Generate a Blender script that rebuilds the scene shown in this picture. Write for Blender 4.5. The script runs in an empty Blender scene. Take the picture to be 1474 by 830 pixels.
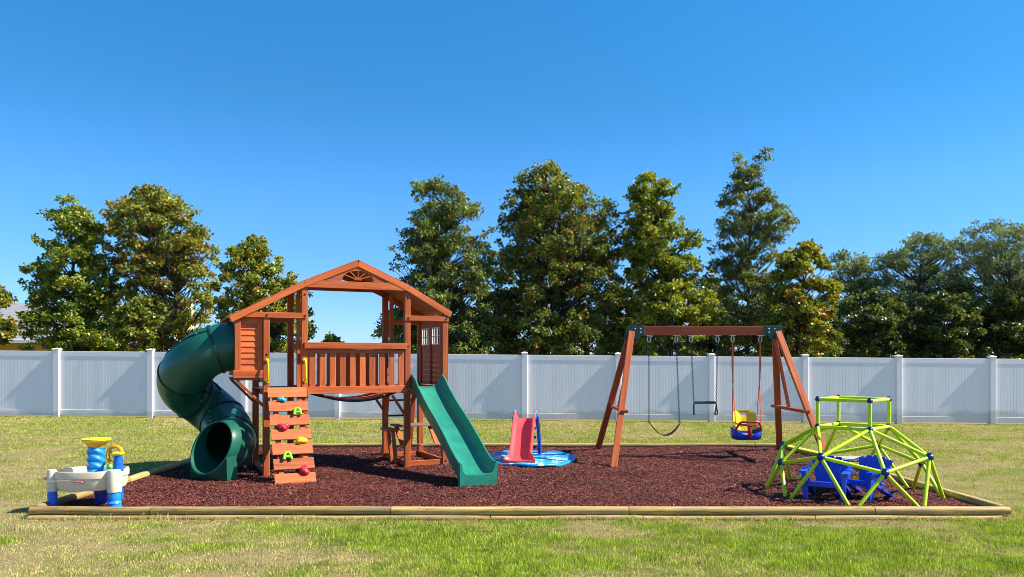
import bpy, bmesh, math, random
import numpy as np
from mathutils import Vector, Matrix, Euler

random.seed(7)
RNG = np.random.default_rng(11)
SC = bpy.context.scene
COL = SC.collection
PI = math.pi
R = math.radians

# ------------------------------------------------------------------ helpers
def tag(o, label=None, cat=None, group=None, kind=None):
    if label: o['label'] = label
    if cat: o['category'] = cat
    if group: o['group'] = group
    if kind: o['kind'] = kind
    return o

def thing(name, label, cat, loc=(0, 0, 0), rotz=0.0, group=None):
    o = bpy.data.objects.new(name, None)
    COL.objects.link(o)
    o.empty_display_size = 0.2
    o.location = loc
    o.rotation_euler = (0, 0, rotz)
    return tag(o, label, cat, group)

def box_tables():
    idx = {}
    signs = [(a, b, c) for a in (-1, 1) for b in (-1, 1) for c in (-1, 1)]
    verts = []
    for s in signs:
        for k in range(3):
            idx[(s, k)] = len(verts)
            verts.append((s, k))
    faces = []
    for k in range(3):
        i, j = [(1, 2), (2, 0), (0, 1)][k]
        for sg in (-1, 1):
            f = []
            for (a, b) in ((-1, -1), (1, -1), (1, 1), (-1, 1)):
                s = [0, 0, 0]; s[k] = sg; s[i] = a; s[j] = b
                f.append(idx[(tuple(s), k)])
            faces.append(f if sg > 0 else f[::-1])
    for m in range(3):
        k, l = [x for x in range(3) if x != m]
        for sk in (-1, 1):
            for sl in (-1, 1):
                s1 = [0, 0, 0]; s1[m] = -1; s1[k] = sk; s1[l] = sl
                s2 = list(s1); s2[m] = 1
                faces.append([idx[(tuple(s1), k)], idx[(tuple(s2), k)], idx[(tuple(s2), l)], idx[(tuple(s1), l)]])
    for s in signs:
        faces.append([idx[(s, 0)], idx[(s, 1)], idx[(s, 2)]])
    return verts, faces
BOXV, BOXF = box_tables()

def frame_from(d, up=(0, 0, 1)):
    d = Vector(d).normalized()
    u = Vector(up)
    if abs(d.dot(u)) > 0.98:
        u = Vector((0, 1, 0))
    x = u.cross(d).normalized()
    y = d.cross(x).normalized()
    return x, y, d

class MB:
    """collects simple shapes into one mesh; keeps a 'gr' attribute running along each piece for wood grain"""
    def __init__(self):
        self.v = []; self.f = []; self.g = []
    def _add(self, vs, fs, gs=None):
        n = len(self.v)
        self.v += [tuple(p) for p in vs]
        self.f += [[i + n for i in f] for f in fs]
        self.g += gs if gs is not None else [tuple(p) for p in vs]
    def box(self, c, size, rot=None, bev=0.004):
        h = [s / 2 for s in size]
        b = min(bev, min(h) * 0.6)
        long = max(range(3), key=lambda i: h[i])
        o = [random.uniform(0, 30) for _ in range(3)]
        vs = []; gs = []
        for s, k in BOXV:
            p = Vector([s[i] * (h[i] if i == k else h[i] - b) for i in range(3)])
            q = [p[long], p[(long + 1) % 3], p[(long + 2) % 3]]
            gs.append((q[0] + o[0], q[1] + o[1], q[2] + o[2]))
            if rot is not None: p = rot @ p
            vs.append(p + Vector(c))
        self._add(vs, BOXF, gs)
        return self
    def beam(self, a, b, w, h, up=(0, 0, 1), bev=0.004, ext=0.0):
        a = Vector(a); b = Vector(b)
        x, y, d = frame_from(b - a, up)
        M = Matrix((x, y, d)).transposed()
        self.box((a + b) / 2, (w, h, (b - a).length + ext * 2), M, bev)
        return self
    def tube(self, pts, r, n=10, caps=True, closed=False):
        pts = [Vector(p) for p in pts]
        m = len(pts)
        rs = r if isinstance(r, (list, tuple)) else [r] * m
        o = random.uniform(0, 30)
        x = y = None
        rings = []; gs = []
        L = 0
        for i, p in enumerate(pts):
            if closed: d = pts[(i + 1) % m] - pts[i - 1]
            else: d = pts[min(i + 1, m - 1)] - pts[max(i - 1, 0)]
            d.normalize()
            if x is None: x, y, _ = frame_from(d)
            else:
                x = (x - d * x.dot(d)).normalized(); y = d.cross(x)
            if i: L += (p - pts[i - 1]).length
            for k in range(n):
                a = 2 * PI * k / n
                rings.append(p + (x * math.cos(a) + y * math.sin(a)) * rs[i])
                gs.append((L + o, math.cos(a) * rs[i] + o, math.sin(a) * rs[i]))
        fs = []
        for i in range(m if closed else m - 1):
            j = (i + 1) % m
            for k in range(n):
                k2 = (k + 1) % n
                fs.append([i * n + k, i * n + k2, j * n + k2, j * n + k])
        if caps and not closed:
            fs.append(list(range(n))[::-1]); fs.append([(m - 1) * n + k for k in range(n)])
        self._add(rings, fs, gs)
        return self
    def lathe(self, prof, M=None, n=24, caps=True):
        M = M or Matrix.Identity(4)
        vs = []; fs = []
        for (r, z) in prof:
            for k in range(n):
                a = 2 * PI * k / n
                vs.append(M @ Vector((r * math.cos(a), r * math.sin(a), z)))
        m = len(prof)
        for i in range(m - 1):
            for k in range(n):
                k2 = (k + 1) % n
                fs.append([i * n + k, i * n + k2, (i + 1) * n + k2, (i + 1) * n + k])
        if caps:
            fs.append(list(range(n))[::-1]); fs.append([(m - 1) * n + k for k in range(n)])
        self._add(vs, fs)
        return self
    def loft(self, secs, caps=True, closed=True):
        """sections: equal-length point lists, closed outlines"""
        n = len(secs[0]); vs = [p for s in secs for p in s]; fs = []
        for i in range(len(secs) - 1):
            for k in range(n if closed else n - 1):
                k2 = (k + 1) % n
                fs.append([i * n + k, i * n + k2, (i + 1) * n + k2, (i + 1) * n + k])
        if caps:
            fs.append(list(range(n))[::-1]); fs.append([(len(secs) - 1) * n + k for k in range(n)])
        self._add(vs, fs)
        return self
    def prism(self, outline, M, t):
        """outline (x,y) in the frame of M, extruded t along its z, centred"""
        return self.loft([[M @ Vector((x, y, -t / 2)) for x, y in outline], [M @ Vector((x, y, t / 2)) for x, y in outline]])
    def build(self, name, mat, parent=None, smooth=True, angle=35, origin=None):
        me = bpy.data.meshes.new(name)
        off = Vector(origin) if origin is not None else Vector((0, 0, 0))
        me.from_pydata([(p[0] - off.x, p[1] - off.y, p[2] - off.z) for p in self.v], [], self.f)
        at = me.attributes.new('gr', 'FLOAT_VECTOR', 'POINT')
        at.data.foreach_set('vector', np.array(self.g, dtype=np.float32).ravel())
        bm = bmesh.new(); bm.from_mesh(me)
        bmesh.ops.recalc_face_normals(bm, faces=bm.faces)
        bm.to_mesh(me); bm.free()
        if smooth:
            me.polygons.foreach_set('use_smooth', [True] * len(me.polygons))
            me.set_sharp_from_angle(angle=R(angle))
        me.materials.append(mat)
        o = bpy.data.objects.new(name, me)
        COL.objects.link(o)
        o.location = off
        if parent: o.parent = parent
        return o

def np_mesh(name, v, f, mat, parent=None, col=None, smooth=False):
    me = bpy.data.meshes.new(name)
    k = f.shape[1]
    me.vertices.add(len(v)); me.vertices.foreach_set('co', np.ascontiguousarray(v, dtype=np.float32).ravel())
    me.loops.add(f.size); me.loops.foreach_set('vertex_index', np.ascontiguousarray(f, dtype=np.int32).ravel())
    me.polygons.add(len(f))
    me.polygons.foreach_set('loop_start', np.arange(0, f.size, k, dtype=np.int32))
    me.polygons.foreach_set('loop_total', np.full(len(f), k, dtype=np.int32))
    if smooth: me.polygons.foreach_set('use_smooth', np.ones(len(f), dtype=bool))
    if col is not None:
        at = me.attributes.new('col', 'FLOAT_COLOR', 'POINT')
        c = np.ones((len(v), 4), dtype=np.float32); c[:, :3] = col
        at.data.foreach_set('color', c.ravel())
    me.update(calc_edges=True)
    me.validate()
    me.materials.append(mat)
    o = bpy.data.objects.new(name, me)
    COL.objects.link(o)
    if parent: o.parent = parent
    return o

def catmull(P, per=8):
    P = [Vector(p) for p in P]
    Q = [P[0] * 2 - P[1]] + P + [P[-1] * 2 - P[-2]]
    out = []
    for i in range(1, len(Q) - 2):
        a, b, c, d = Q[i - 1:i + 3]
        for s in range(per):
            t = s / per
            out.append(0.5 * ((2 * b) + (c - a) * t + (2 * a - 5 * b + 4 * c - d) * t * t + (3 * b - a - 3 * c + d) * t ** 3))
    out.append(P[-1])
    return out

_G = np.random.default_rng(5).random((256, 256))
def vnoise(x, y, s):
    x = np.asarray(x) * s + 100.3; y = np.asarray(y) * s + 57.7
    xi = np.floor(x).astype(int); yi = np.floor(y).astype(int)
    fx = x - xi; fy = y - yi
    fx = fx * fx * (3 - 2 * fx); fy = fy * fy * (3 - 2 * fy)
    g = lambda a, b: _G[a % 256, b % 256]
    return (g(xi, yi) * (1 - fx) + g(xi + 1, yi) * fx) * (1 - fy) + (g(xi, yi + 1) * (1 - fx) + g(xi + 1, yi + 1) * fx) * fy
def fbm(x, y, s, o=4):
    t = 0; a = 1; n = 0
    for i in range(o):
        t = t + vnoise(x, y, s) * a; n += a; a *= 0.5; s *= 2.03
    return t / n
def sstep(x, a, b):
    t = np.clip((np.asarray(x, dtype=float) - a) / (b - a), 0, 1)
    return t * t * (3 - 2 * t)

# ------------------------------------------------------------------ materials
def new_mat(name):
    m = bpy.data.materials.new(name); m.use_nodes = True
    nt = m.node_tree; nt.nodes.clear()
    out = nt.nodes.new('ShaderNodeOutputMaterial')
    b = nt.nodes.new('ShaderNodeBsdfPrincipled')
    nt.links.new(b.outputs[0], out.inputs[0])
    return m, nt, b, out

def ramp(nt, fac, stops):
    r = nt.nodes.new('ShaderNodeValToRGB')
    el = r.color_ramp.elements
    el[0].position, el[0].color = stops[0][0], (*stops[0][1], 1)
    el[1].position, el[1].color = stops[-1][0], (*stops[-1][1], 1)
    for p, c in stops[1:-1]:
        e = el.new(p); e.color = (*c, 1)
    nt.links.new(fac, r.inputs[0])
    return r.outputs[0]

def noise(nt, vec, scale, detail=4, rough=0.55, dist=0.0):
    n = nt.nodes.new('ShaderNodeTexNoise')
    n.inputs['Scale'].default_value = scale; n.inputs['Detail'].default_value = detail
    n.inputs['Roughness'].default_value = rough; n.inputs['Distortion'].default_value = dist
    if vec is not None: nt.links.new(vec, n.inputs['Vector'])
    return n.outputs['Fac']

def mapping(nt, vec, scale):
    m = nt.nodes.new('ShaderNodeMapping'); m.inputs['Scale'].default_value = scale
    nt.links.new(vec, m.inputs['Vector']); return m.outputs[0]

def bump(nt, b, h, strength, dist=0.01):
    n = nt.nodes.new('ShaderNodeBump'); n.inputs['Strength'].default_value = strength; n.inputs['Distance'].default_value = dist
    nt.links.new(h, n.inputs['Height']); nt.links.new(n.outputs[0], b.inputs['Normal'])

def mixc(nt, fac, a, b, mode='MIX'):
    n = nt.nodes.new('ShaderNodeMix'); n.data_type = 'RGBA'; n.blend_type = mode
    for s, v in ((n.inputs[0], fac), (n.inputs[6], a), (n.inputs[7], b)):
        if hasattr(v, 'node'): nt.links.new(v, s)
        elif isinstance(v, (int, float)): s.default_value = v
        else: s.default_value = (*v, 1)
    return n.outputs[2]

def wood_mat(name, dark, mid, light, rough=0.55, scale=1.0, bumps=0.25, knots=True, checks=0.0):
    m, nt, b, out = new_mat(name)
    at = nt.nodes.new('ShaderNodeAttribute'); at.attribute_name = 'gr'
    v = at.outputs['Vector']
    f1 = noise(nt, mapping(nt, v, (1.6 * scale, 26 * scale, 26 * scale)), 1.0, 5, 0.6, 0.6)
    c = ramp(nt, f1, [(0.3, dark), (0.5, mid), (0.72, light)])
    f2 = noise(nt, mapping(nt, v, (0.7, 4, 4)), 1.0, 2)
    c = mixc(nt, ramp(nt, f2, [(0.35, (0, 0, 0)), (0.7, (0.5, 0.5, 0.5))]), c, dark)
    if knots:
        vo = nt.nodes.new('ShaderNodeTexVoronoi'); vo.inputs['Scale'].default_value = 1.0
        nt.links.new(mapping(nt, v, (3.0, 9, 9)), vo.inputs['Vector'])
        k = ramp(nt, vo.outputs['Distance'], [(0.0, (.8, .8, .8)), (0.05, (0.6, .6, .6)), (0.10, (0, 0, 0))])
        c = mixc(nt, k, c, tuple(x * 0.35 for x in dark))
    if checks:
        f4 = noise(nt, mapping(nt, v, (0.9, 34, 34)), 1.0, 3, 0.5)
        ck = ramp(nt, f4, [(0.0, (0, 0, 0)), (0.478, (0, 0, 0)), (0.5, (checks,) * 3), (0.522, (0, 0, 0))])
        c = mixc(nt, ck, c, tuple(x * 0.25 for x in dark))
        f5 = noise(nt, mapping(nt, v, (2.2, 3, 3)), 1.0, 4)
        c = mixc(nt, ramp(nt, f5, [(0.45, (0, 0, 0)), (0.7, (0.55, 0.55, 0.55))]), c, (0.25, 0.20, 0.12))
    oi = nt.nodes.new('ShaderNodeObjectInfo')
    hv = nt.nodes.new('ShaderNodeHueSaturation')
    mr = nt.nodes.new('ShaderNodeMapRange'); mr.inputs[3].default_value = 0.74; mr.inputs[4].default_value = 1.22
    nt.links.new(oi.outputs['Random'], mr.inputs[0]); nt.links.new(mr.outputs[0], hv.inputs['Value'])
    nt.links.new(c, hv.inputs['Color'])
    nt.links.new(hv.outputs[0], b.inputs['Base Color'])
    b.inputs['Roughness'].default_value = rough
    b.inputs['Specular IOR Level'].default_value = 0.35
    bump(nt, b, f1, bumps, 0.004)
    return m

def plastic_mat(name, col, rough=0.35, var=0.12, spec=0.5, bumpy=0.05, fade=None):
    m, nt, b, out = new_mat(name)
    tc = nt.nodes.new('ShaderNodeTexCoord')
    f = noise(nt, tc.outputs['Object'], 6.0, 5, 0.6)
    lo = tuple(x * (1 - var) for x in col)
    hi = fade or tuple(min(1, x * (1 + var)) for x in col)
    c = ramp(nt, f, [(0.3, lo), (0.75, hi)])
    nt.links.new(c, b.inputs['Base Color'])
    f2 = noise(nt, tc.outputs['Object'], 35.0, 3, 0.6)
    rr = nt.nodes.new('ShaderNodeMapRange'); rr.inputs[3].default_value = rough * 0.75; rr.inputs[4].default_value = min(1, rough * 1.35)
    nt.links.new(f2, rr.inputs[0]); nt.links.new(rr.outputs[0], b.inputs['Roughness'])
    b.inputs['Specular IOR Level'].default_value = spec
    bump(nt, b, f2, bumpy, 0.003)
    return m

def leaf_mat(name, trans=0.3, rough=0.45, spec=0.4):
    m, nt, b, out = new_mat(name)
    at = nt.nodes.new('ShaderNodeAttribute'); at.attribute_name = 'col'
    nt.links.new(at.outputs['Color'], b.inputs['Base Color'])
    b.inputs['Roughness'].default_value = rough
    b.inputs['Specular IOR Level'].default_value = spec
    t = nt.nodes.new('ShaderNodeBsdfTranslucent')
    hs = nt.nodes.new('ShaderNodeHueSaturation'); hs.inputs['Saturation'].default_value = 1.15; hs.inputs['Value'].default_value = 1.3
    nt.links.new(at.outputs['Color'], hs.inputs['Color']); nt.links.new(hs.outputs[0], t.inputs[0])
    mx = nt.nodes.new('ShaderNodeMixShader'); mx.inputs[0].default_value = trans
    nt.links.new(b.outputs[0], mx.inputs[1]); nt.links.new(t.outputs[0], mx.inputs[2])
    nt.links.new(mx.outputs[0], out.inputs[0])
    return m

M = {}
M['cedar'] = wood_mat('stained_cedar', (0.33, 0.062, 0.014), (0.55, 0.122, 0.026), (0.66, 0.180, 0.044))
M['cedar_red'] = wood_mat('redwood_stain', (0.30, 0.055, 0.017), (0.43, 0.088, 0.025), (0.50, 0.118, 0.035))
M['grey_wood'] = wood_mat('weathered_plank', (0.16, 0.085, 0.06), (0.24, 0.14, 0.10), (0.32, 0.2, 0.15))
M['timber'] = wood_mat('treated_timber', (0.33, 0.195, 0.055), (0.55, 0.355, 0.112), (0.65, 0.455, 0.17), 0.7, 1.5, 0.6, True, 0.8)
M['timber_end'] = plastic_mat('cut_timber_end', (0.30, 0.13, 0.06), 0.8, 0.3, 0.2, 0.3)
M['green'] = plastic_mat('dark_green_plastic', (0.008, 0.100, 0.060), 0.34, 0.12, 0.5, 0.04)
M['slide'] = plastic_mat('green_slide_plastic', (0.014, 0.20, 0.125), 0.36, 0.12, 0.5, 0.04, (0.024, 0.26, 0.17))
M['green_dark'] = plastic_mat('green_flange', (0.003, 0.035, 0.024), 0.4, 0.15)
M['green_metal'] = plastic_mat('green_painted_steel', (0.008, 0.065, 0.055), 0.4, 0.2, 0.5)
M['steel'] = plastic_mat('zinc_steel', (0.55, 0.55, 0.53), 0.3); M['steel'].node_tree.nodes['Principled BSDF'].inputs['Metallic'].default_value = 0.9
M['chain'] = plastic_mat('coated_chain', (0.030, 0.035, 0.05), 0.45)
M['black'] = plastic_mat('black_rubber', (0.018, 0.018, 0.022), 0.6)
M['dark_green_rubber'] = plastic_mat('belt_rubber', (0.010, 0.028, 0.028), 0.4)
M['yellow'] = plastic_mat('yellow_plastic', (0.86, 0.60, 0.015), 0.35)
M['seat_yellow'] = plastic_mat('bright_yellow_plastic', (0.85, 0.62, 0.01), 0.3)
M['orange'] = plastic_mat('amber_plastic', (0.85, 0.38, 0.01), 0.3)
M['red'] = plastic_mat('red_plastic', (0.62, 0.018, 0.02), 0.3)
M['hold_red'] = plastic_mat('red_hold', (0.55, 0.012, 0.035), 0.45, 0.2, 0.5, 0.3)
M['hold_blue'] = plastic_mat('cyan_hold', (0.01, 0.36, 0.56), 0.45, 0.2, 0.5, 0.3)
M['hold_green'] = plastic_mat('lime_hold', (0.25, 0.62, 0.015), 0.45, 0.2, 0.5, 0.3)
M['hold_yellow'] = plastic_mat('yellow_hold', (0.80, 0.56, 0.01), 0.45, 0.2, 0.5, 0.3)
M['pink'] = plastic_mat('coral_pink_plastic', (0.78, 0.075, 0.078), 0.4, 0.1)
M['blue'] = plastic_mat('blue_plastic', (0.008, 0.05, 0.50), 0.35)
M['chair_blue'] = plastic_mat('royal_blue_resin', (0.010, 0.070, 0.62), 0.4, 0.15)
M['navy'] = plastic_mat('navy_plastic', (0.012, 0.018, 0.16), 0.35)
M['sky_blue'] = plastic_mat('azure_plastic', (0.012, 0.27, 0.74), 0.35)
M['mid_blue'] = plastic_mat('cobalt_plastic', (0.01, 0.12, 0.62), 0.35)
M['deep_blue'] = plastic_mat('deep_blue_plastic', (0.010, 0.018, 0.30), 0.35)
M['cream'] = plastic_mat('cream_plastic', (0.74, 0.62, 0.44), 0.45, 0.05)
M['cyan'] = plastic_mat('light_blue_plastic', (0.02, 0.28, 0.68), 0.35)
M['lime'] = plastic_mat('lime_green_tube', (0.58, 0.78, 0.010), 0.35, 0.08)
M['green_toy'] = plastic_mat('green_toy_plastic', (0.10, 0.55, 0.05), 0.35)
M['white_paint'] = plastic_mat('white_trim', (0.78, 0.76, 0.70), 0.5, 0.04)
M['grey_top'] = plastic_mat('pale_grey_tabletop', (0.45, 0.40, 0.35), 0.5, 0.08)
M['rope'] = plastic_mat('orange_rope', (0.80, 0.20, 0.06), 0.8, 0.25, 0.2, 0.5)
M['badge_red'] = plastic_mat('badge_red', (0.42, 0.02, 0.03), 0.4)
M['vinyl'] = plastic_mat('white_vinyl', (0.88, 0.84, 0.83), 0.45, 0.02, 0.35, 0.0)
def vinyl_dirt(m):
    # soil splash along the foot of the fence and faint rain streaks
    nt = m.node_tree; b = nt.nodes['Principled BSDF']
    src = b.inputs['Base Color'].links[0].from_socket
    ge = nt.nodes.new('ShaderNodeNewGeometry'); sx = nt.nodes.new('ShaderNodeSeparateXYZ'); nt.links.new(ge.outputs['Position'], sx.inputs[0])
    n1 = noise(nt, mapping(nt, ge.outputs['Position'], (2.2, 2.2, 6.0)), 1.0, 5, 0.6)
    ad = nt.nodes.new('ShaderNodeMath'); ad.operation = 'MULTIPLY_ADD'; ad.inputs[1].default_value = -0.35
    nt.links.new(n1, ad.inputs[0]); nt.links.new(sx.outputs['Z'], ad.inputs[2])
    foot = ramp(nt, ad.outputs[0], [(0.0, (0.42,) * 3), (0.10, (0, 0, 0))])
    c = mixc(nt, foot, src, (0.34, 0.30, 0.20))
    n2 = noise(nt, mapping(nt, ge.outputs['Position'], (3.0, 3.0, 0.35)), 1.0, 4, 0.6)
    c = mixc(nt, ramp(nt, n2, [(0.52, (0, 0, 0)), (0.8, (0.16,) * 3)]), c, (0.55, 0.54, 0.48))
    nt.links.new(c, b.inputs['Base Color'])
vinyl_dirt(M['vinyl'])

# trunk bark
def bark():
    m, nt, b, out = new_mat('bark')
    tc = nt.nodes.new('ShaderNodeTexCoord')
    f = noise(nt, mapping(nt, tc.outputs['Object'], (9, 9, 2)), 1.5, 6, 0.65)
    nt.links.new(ramp(nt, f, [(0.3, (0.03, 0.025, 0.02)), (0.7, (0.12, 0.10, 0.08))]), b.inputs['Base Color'])
    b.inputs['Roughness'].default_value = 0.9
    bump(nt, b, f, 0.7, 0.02)
    return m
M['bark'] = bark()
M['leaf'] = leaf_mat('leaves', 0.38, 0.42, 0.45)
M['blade'] = leaf_mat('grass_blades', 0.3, 0.55, 0.25)

def attr_mat(name, rough, nscale, bstr, vary=0.35, bdist=0.02):
    m, nt, b, out = new_mat(name)
    at = nt.nodes.new('ShaderNodeAttribute'); at.attribute_name = 'col'
    tc = nt.nodes.new('ShaderNodeTexCoord')
    f = noise(nt, tc.outputs['Object'], nscale, 6, 0.7)
    f3 = noise(nt, tc.outputs['Object'], nscale * 0.13, 4, 0.6)
    g = ramp(nt, f, [(0.3, (1 - vary,) * 3), (0.7, (1 + vary * .6,) * 3)])
    g2 = ramp(nt, f3, [(0.3, (0.8,) * 3), (0.7, (1.15,) * 3)])
    c = mixc(nt, 1.0, at.outputs['Color'], g, 'MULTIPLY')
    c = mixc(nt, 1.0, c, g2, 'MULTIPLY')
    nt.links.new(c, b.inputs['Base Color']); b.inputs['Roughness'].default_value = rough
    b.inputs['Specular IOR Level'].default_value = 0.15
    bump(nt, b, f, bstr, bdist)
    return m
M['soil'] = attr_mat('lawn_soil', 0.95, 60, 0.8)
M['chip'] = attr_mat('mulch_chip_wood', 0.75, 90, 0.2, 0.2, 0.003)
M['chip'].node_tree.nodes['Principled BSDF'].inputs['Specular IOR Level'].default_value = 0.4
M['mulch_bed'] = attr_mat('mulch_bed', 0.95, 55, 1.0, 0.5, 0.03)

# ------------------------------------------------------------------ camera
H = 1.61
cam = bpy.data.cameras.new('camera'); co = bpy.data.objects.new('camera', cam); COL.objects.link(co)
co.location = (0, 0, H); co.rotation_euler = (PI / 2, 0, 0)
cam.sensor_width = 36; cam.lens = 1120 / 1474 * 36
cam.shift_y = 102 / 1474
cam.clip_end = 6000; cam.clip_start = 0.05
SC.camera = co

# ------------------------------------------------------------------ light
EL, AZ = 45.0, 3.2        # sun to the right, a touch to the viewer's side of the fence line
sd = Vector((math.cos(R(EL)) * math.cos(R(AZ)), -math.cos(R(EL)) * math.sin(R(AZ)), math.sin(R(EL))))
sl = bpy.data.lights.new('sun', 'SUN'); sl.energy = 5.0; sl.angle = R(0.45); sl.color = (1.0, 0.95, 0.86)
so = bpy.data.objects.new('sun', sl); COL.objects.link(so)
so.rotation_euler = (-sd).to_track_quat('-Z', 'Y').to_euler()
W = bpy.data.worlds.new('World'); SC.world = W; W.use_nodes = True
nt = W.node_tree; nt.nodes.clear()
wo = nt.nodes.new('ShaderNodeOutputWorld'); bg = nt.nodes.new('ShaderNodeBackground')
sk = nt.nodes.new('ShaderNodeTexSky'); sk.sky_type = 'NISHITA'; sk.sun_disc = False
sk.sun_elevation = R(EL); sk.sun_rotation = math.atan2(sd.x, sd.y)
sk.altitude = 0; sk.air_density = 1.0; sk.dust_density = 0.0; sk.ozone_density = 4.0
hsv = nt.nodes.new('ShaderNodeHueSaturation'); hsv.inputs['Saturation'].default_value = 1.2
nt.links.new(sk.outputs[0], hsv.inputs['Color'])
tcw = nt.nodes.new('ShaderNodeTexCoord'); sx_ = nt.nodes.new('ShaderNodeSeparateXYZ'); nt.links.new(tcw.outputs['Generated'], sx_.inputs[0])
# clear dry air: the band above the horizon stays pale blue instead of white
band = ramp(nt, sx_.outputs['Z'], [(0.0, (0.39, 0.57, 0.95)), (0.08, (0.41, 0.61, 0.97)), (0.2, (0.48, 0.76, 0.98)), (0.31, (0.37, 0.77, 0.86)), (0.42, (0.36, 0.85, 0.94)), (0.6, (0.95, 0.96, 0.96))])
nt.links.new(mixc(nt, 1.0, hsv.outputs[0], band, 'MULTIPLY'), bg.inputs[0]); bg.inputs[1].default_value = 0.108
nt.links.new(bg.outputs[0], wo.inputs[0])
SC.view_settings.view_transform = 'Standard'; SC.view_settings.look = 'None'
SC.view_settings.exposure = 0.95; SC.view_settings.gamma = 1.0; SC.view_settings.use_curve_mapping = False
SC.cycles.max_bounces = 6; SC.cycles.diffuse_bounces = 3; SC.cycles.glossy_bounces = 2
SC.cycles.transmission_bounces = 2; SC.cycles.transparent_max_bounces = 4
SC.cycles.use_denoising = True
SC.cycles.denoiser = 'OPENIMAGEDENOISE'
SC.cycles.denoising_input_passes = 'RGB_ALBEDO_NORMAL'
SC.cycles.denoising_prefilter = 'ACCURATE'
SC.cycles.filter_width = 0.9
SC.cycles.sample_clamp_indirect = 4.0

# ------------------------------------------------------------------ ground
def gz(x, y):
    x = np.asarray(x, dtype=float); y = np.asarray(y, dtype=float)
    base = -0.0082 * np.clip(x, -40, 40) * sstep(y, 13.9, 20.0)
    return base + (fbm(x, y, 0.7, 3) - 0.5) * 0.03 * (1 - 0.6 * sstep(y, 19, 22))
FY = 20.4                           # fence line
BED = [(-4.86, 7.86), (5.02, 7.86), (4.80, 13.83), (-4.86, 13.83)]   # outer corners of the play bed
def in_bed(x, y, m=0.0):
    xr = 5.02 - (y - 7.86) / (13.83 - 7.86) * 0.22
    return (x > -4.86 + m) & (x < xr - m) & (y > 7.86 + m) & (y < 13.83 - m)

def lawn_green(x, y):
    """how green the turf is: 0 straw, 1 lush"""
    n = fbm(x, y, 0.55, 4) * 0.5 + fbm(x + 31, y * 1.6, 2.2, 3) * 0.5
    g = sstep(n, 0.38, 0.62)
    lush = np.exp(-(((x - 1.9) / 2.3) ** 2 + ((y - 6.4) / 1.0) ** 2)) + 0.75 * sstep(fbm(x + 9, y * 1.5, 1.5, 3), .44, .60) * (y < 7.8)            # green patch in front, right of the middle
    lush = lush + 0.8 * np.exp(-(((x + 1.9) / 1.3) ** 2 + ((y - 17.5) / 2.0) ** 2))
    lush = lush + 0.5 * np.exp(-(((x + 1.7) / 0.5) ** 2 + ((y - 7.1) / 0.3) ** 2))
    dry = 0.45 * np.exp(-(((x + 1.5) / 1.5) ** 2 + ((y - 6.3) / 0.5) ** 2)) + 0.8 * np.exp(-((y - 7.6) / 0.22) ** 2) \
        + 0.7 * np.exp(-(((x - 9) / 1.6) ** 2 + ((y - 10.0) / 0.7) ** 2)) + 0.5 * np.exp(-(((x + 6.5) / 1.6) ** 2 + ((y - 11.0) / 1.4) ** 2))
    return np.clip(g * 0.60 + 0.12 + lush * 0.44 - dry * 0.36 + 0.15 * (y < 7.8) - 0.35 * sstep(fbm(x * .8 + 3, y * 2.2, 1.4, 3), .55, .68) * (y < 7.8), 0, 1)

def spread(a, b, n, far, k):
    s = list(np.linspace(a, b, n)); st = s[1] - s[0]
    lo, hi = [a], [b]; d = st
    while hi[-1] < far:
        d *= k; hi.append(hi[-1] + d); lo.append(lo[-1] - d)
    return np.array(lo[:0:-1] + s + hi[1:])
xs = spread(-15, 15, 250, 2500, 1.35)
ys = spread(4.5, 21.5, 150, 2500, 1.35)
X, Y = np.meshgrid(xs, ys)
Z = gz(X, Y)
Z = np.where(in_bed(X, Y, -0.0), np.minimum(Z, 0.0) - 0.0, Z)
vg = np.stack([X.ravel(), Y.ravel(), Z.ravel()], 1)
nx, ny = len(xs), len(ys)
i = np.arange(nx * ny).reshape(ny, nx)
fg = np.stack([i[:-1, :-1], i[:-1, 1:], i[1:, 1:], i[1:, :-1]], -1).reshape(-1, 4)
g = lawn_green(X.ravel(), Y.ravel())[:, None]
cg = np.array([0.30, 0.235, 0.10]) * (1 - g) + np.array([0.17, 0.17, 0.035]) * g
lawn = np_mesh('ground', vg, fg, M['soil'], col=cg, smooth=True)
tag(lawn, kind='structure')

# mulch bed surface
def mz(x, y):
    return 0.052 + (fbm(x, y, 1.6, 3) - 0.5) * 0.05
bx = np.linspace(-4.83, 4.98, 140); by = np.linspace(7.90, 13.79, 90)
X, Y = np.meshgrid(bx, by)
X = np.where(X > 0, X * (1 - (Y - 7.9) / 5.9 * 0.044), X)
Z = mz(X, Y)
i = np.arange(X.size).reshape(X.shape)
fb = np.stack([i[:-1, :-1], i[:-1, 1:], i[1:, 1:], i[1:, :-1]], -1).reshape(-1, 4)
mb = np_mesh('mulch_ground', np.stack([X.ravel(), Y.ravel(), Z.ravel()], 1), fb, M['mulch_bed'], col=np.tile([0.050, 0.012, 0.010], (X.size, 1)), smooth=True)
tag(mb, kind='structure')

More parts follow.
